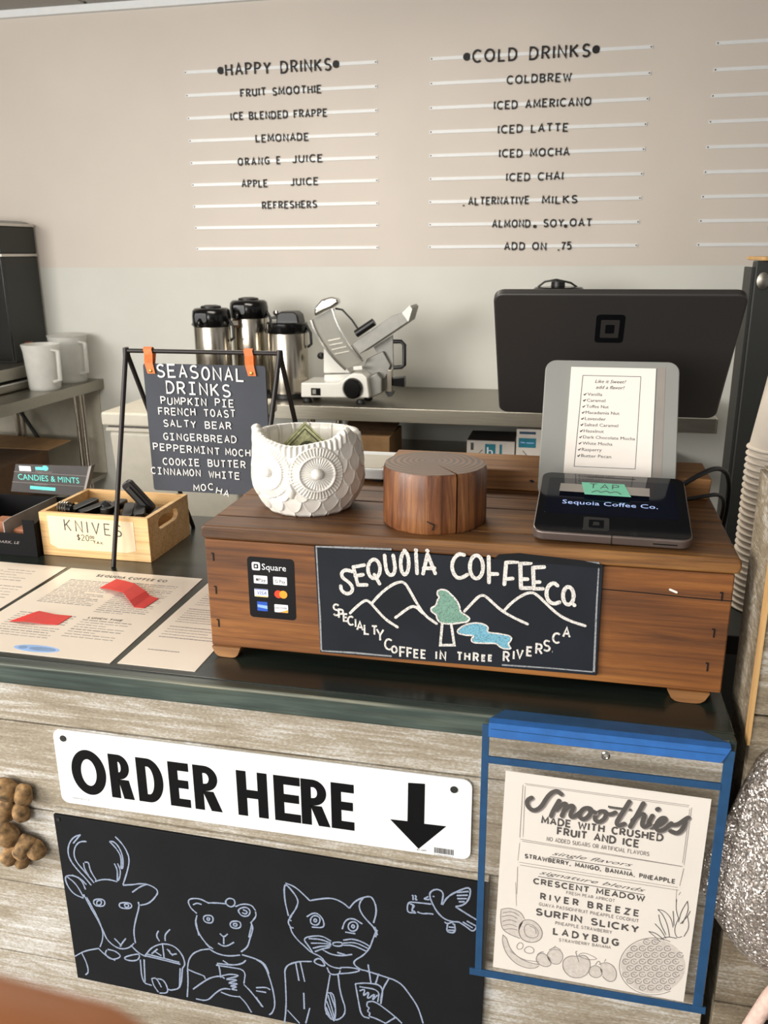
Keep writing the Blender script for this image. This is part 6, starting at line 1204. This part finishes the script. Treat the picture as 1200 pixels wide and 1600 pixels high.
def pitcher(x, y, s, label, lidded=False):
    t = thing('pitcher', label, 'pitcher', (x, y, TZ), group='frosted plastic pitchers')
    prf = [(0, .0005), (.066*s, .0005), (.070*s, .006), (.080*s, .175*s), (.0865*s, .205*s), (.0845*s, .207*s), (.0775*s, .175*s), (.067*s, .010), (0, .009)]
    obj('jug', MB().lathe([(a, b) for a, b in prf], x, y, 36, cz=TZ), M['pitcher'], t, smooth=True)
    obj('handle', MB().tube([(x+.070*s, y-.03, TZ+.185*s), (x+.108*s, y-.035, TZ+.180*s), (x+.104*s, y-.035, TZ+.05*s), (x+.068*s, y-.03, TZ+.040*s)], [.008, .010, .010, .008], 10), M['pitcher'], t, smooth=True)
    if lidded: obj('rim_band', MB().lathe([(.0865*s, .206*s), (.090*s, .211*s), (.080*s, .216*s), (.02, .219*s)], x, y, 30, cz=TZ), M['pitcher'], t, smooth=True)
pitcher(-2.388, 3.50, 1.0, 'front translucent plastic pitcher on the left worktable'); pitcher(-2.405, 3.745, 1.06, 'rear translucent plastic pitcher with a lid, on the left worktable', True)

# ================================================================= glitter decoration, corks, finger
t = thing('glitter_decoration', 'rounded silver glitter cushion shape at the right end of the counter front', 'decoration', (.27, .77, .75))
out = [(.2050, 1.0300), (.1930, .9950), (.1810, .9480), (.1690, .9150), (.1600, .8800), (.1640, .8520), (.1800, .8200), (.2050, .7900), (.2350, .7700), (.300, .755), (.37, .775), (.41, .84), (.42, .92), (.39, 1.00), (.33, 1.05), (.26, 1.060)]
out = chaikin(out+out[:1], 2)[:-1]; cx, cz_ = .30, .90
m = MB(); K = len(out); LV = [(1.0, .7985), (1.0, .790), (.97, .776), (.90, .762), (.75, .748), (.5, .738), (.25, .734)]
for s, y in LV:
    for u, v in out:
        yy = y if u > .20 else .7985-(.7985-y)*max(.30, min(1, .3+.7*(u-.165)/.035)) if s > .8 else y
        m.v.append((cx+(u-cx)*s, yy, cz_+(v-cz_)*s))
for l in range(len(LV)-1):
    for i in range(K): m.f.append((l*K+i, l*K+(i+1) % K, (l+1)*K+(i+1) % K, (l+1)*K+i))
m.f += [tuple(range(K)), tuple((len(LV)-1)*K+i for i in range(K-1, -1, -1))]
obj('cushion', m, M['silver'], t, smooth='full')
obj('pale_limb', MB().tube([(.250, .765, .79), (.232, .752, .768), (.222, .748, .745), (.212, .745, .715), (.205, .742, .68)], [.007, .008, .008, .009, .009], 14), M['blush'], t, smooth=True)
obj('dark_tip', MB().tube([(.232, .750, .735), (.236, .748, .70)], [.008, .010], 12), M['black'], t, smooth=True)
base_ = None
for i, (x, z, r) in enumerate(((-.662, .8620, .016), (-.640, .8560, .013), (-.668, .8300, .014), (-.648, .8280, .012), (-.672, .7960, .017), (-.648, .7790, .016), (-.670, .7650, .015), (-.6340, .7760, .013), (-.6600, .7520, .010))):
    rx = random.random()*3
    bm = bmesh.new(); bmesh.ops.create_icosphere(bm, subdivisions=3, radius=r)
    for v in bm.verts:
        k = 1+.10*math.sin(v.co.x*260+rx)*math.sin(v.co.z*230+rx)+.08*math.sin(v.co.y*300)
        v.co = Vector((v.co.x*1.2*k, v.co.y*.9*k, v.co.z*.85*k))
    me = bpy.data.meshes.new('cork'); bm.to_mesh(me); bm.free(); me.materials.append(M['cork'])
    for p in me.polygons: p.use_smooth = True
    o = bpy.data.objects.new('cork', me); C.objects.link(o); o.location = (x, .8-.9*r, z); o.rotation_euler = (0, rx, 0)
    tag(o, 'tan cork lump, %s of the cluster on the counter boards' % ('topmost left', 'topmost right', 'second row left', 'second row right', 'third row leftmost', 'lower middle', 'lowest leftmost', 'rightmost', 'very lowest small one')[i], 'cork', 'cork cluster on the counter boards')

# photographer's fingertip low in the corner, close to the lens
t = thing('finger', 'out-of-focus tan fingertip covering the lower left corner', 'finger', (0, 0, 1.40))
Mc = cam.matrix_world
pts = [(-.078, -.0530, -.092), (-.062, -.0560, -.091), (-.047, -.0590, -.090), (-.032, -.0615, -.089), (-.0225, -.0650, -.0885), (-.0165, -.0685, -.088)]
rad = [.0098, .0096, .0094, .0088, .0070, .0030]
m = MB().tube([Mc @ Vector(p) for p in pts], rad, 20); fo = obj('finger_body', m, M['skin'], t, smooth='full')
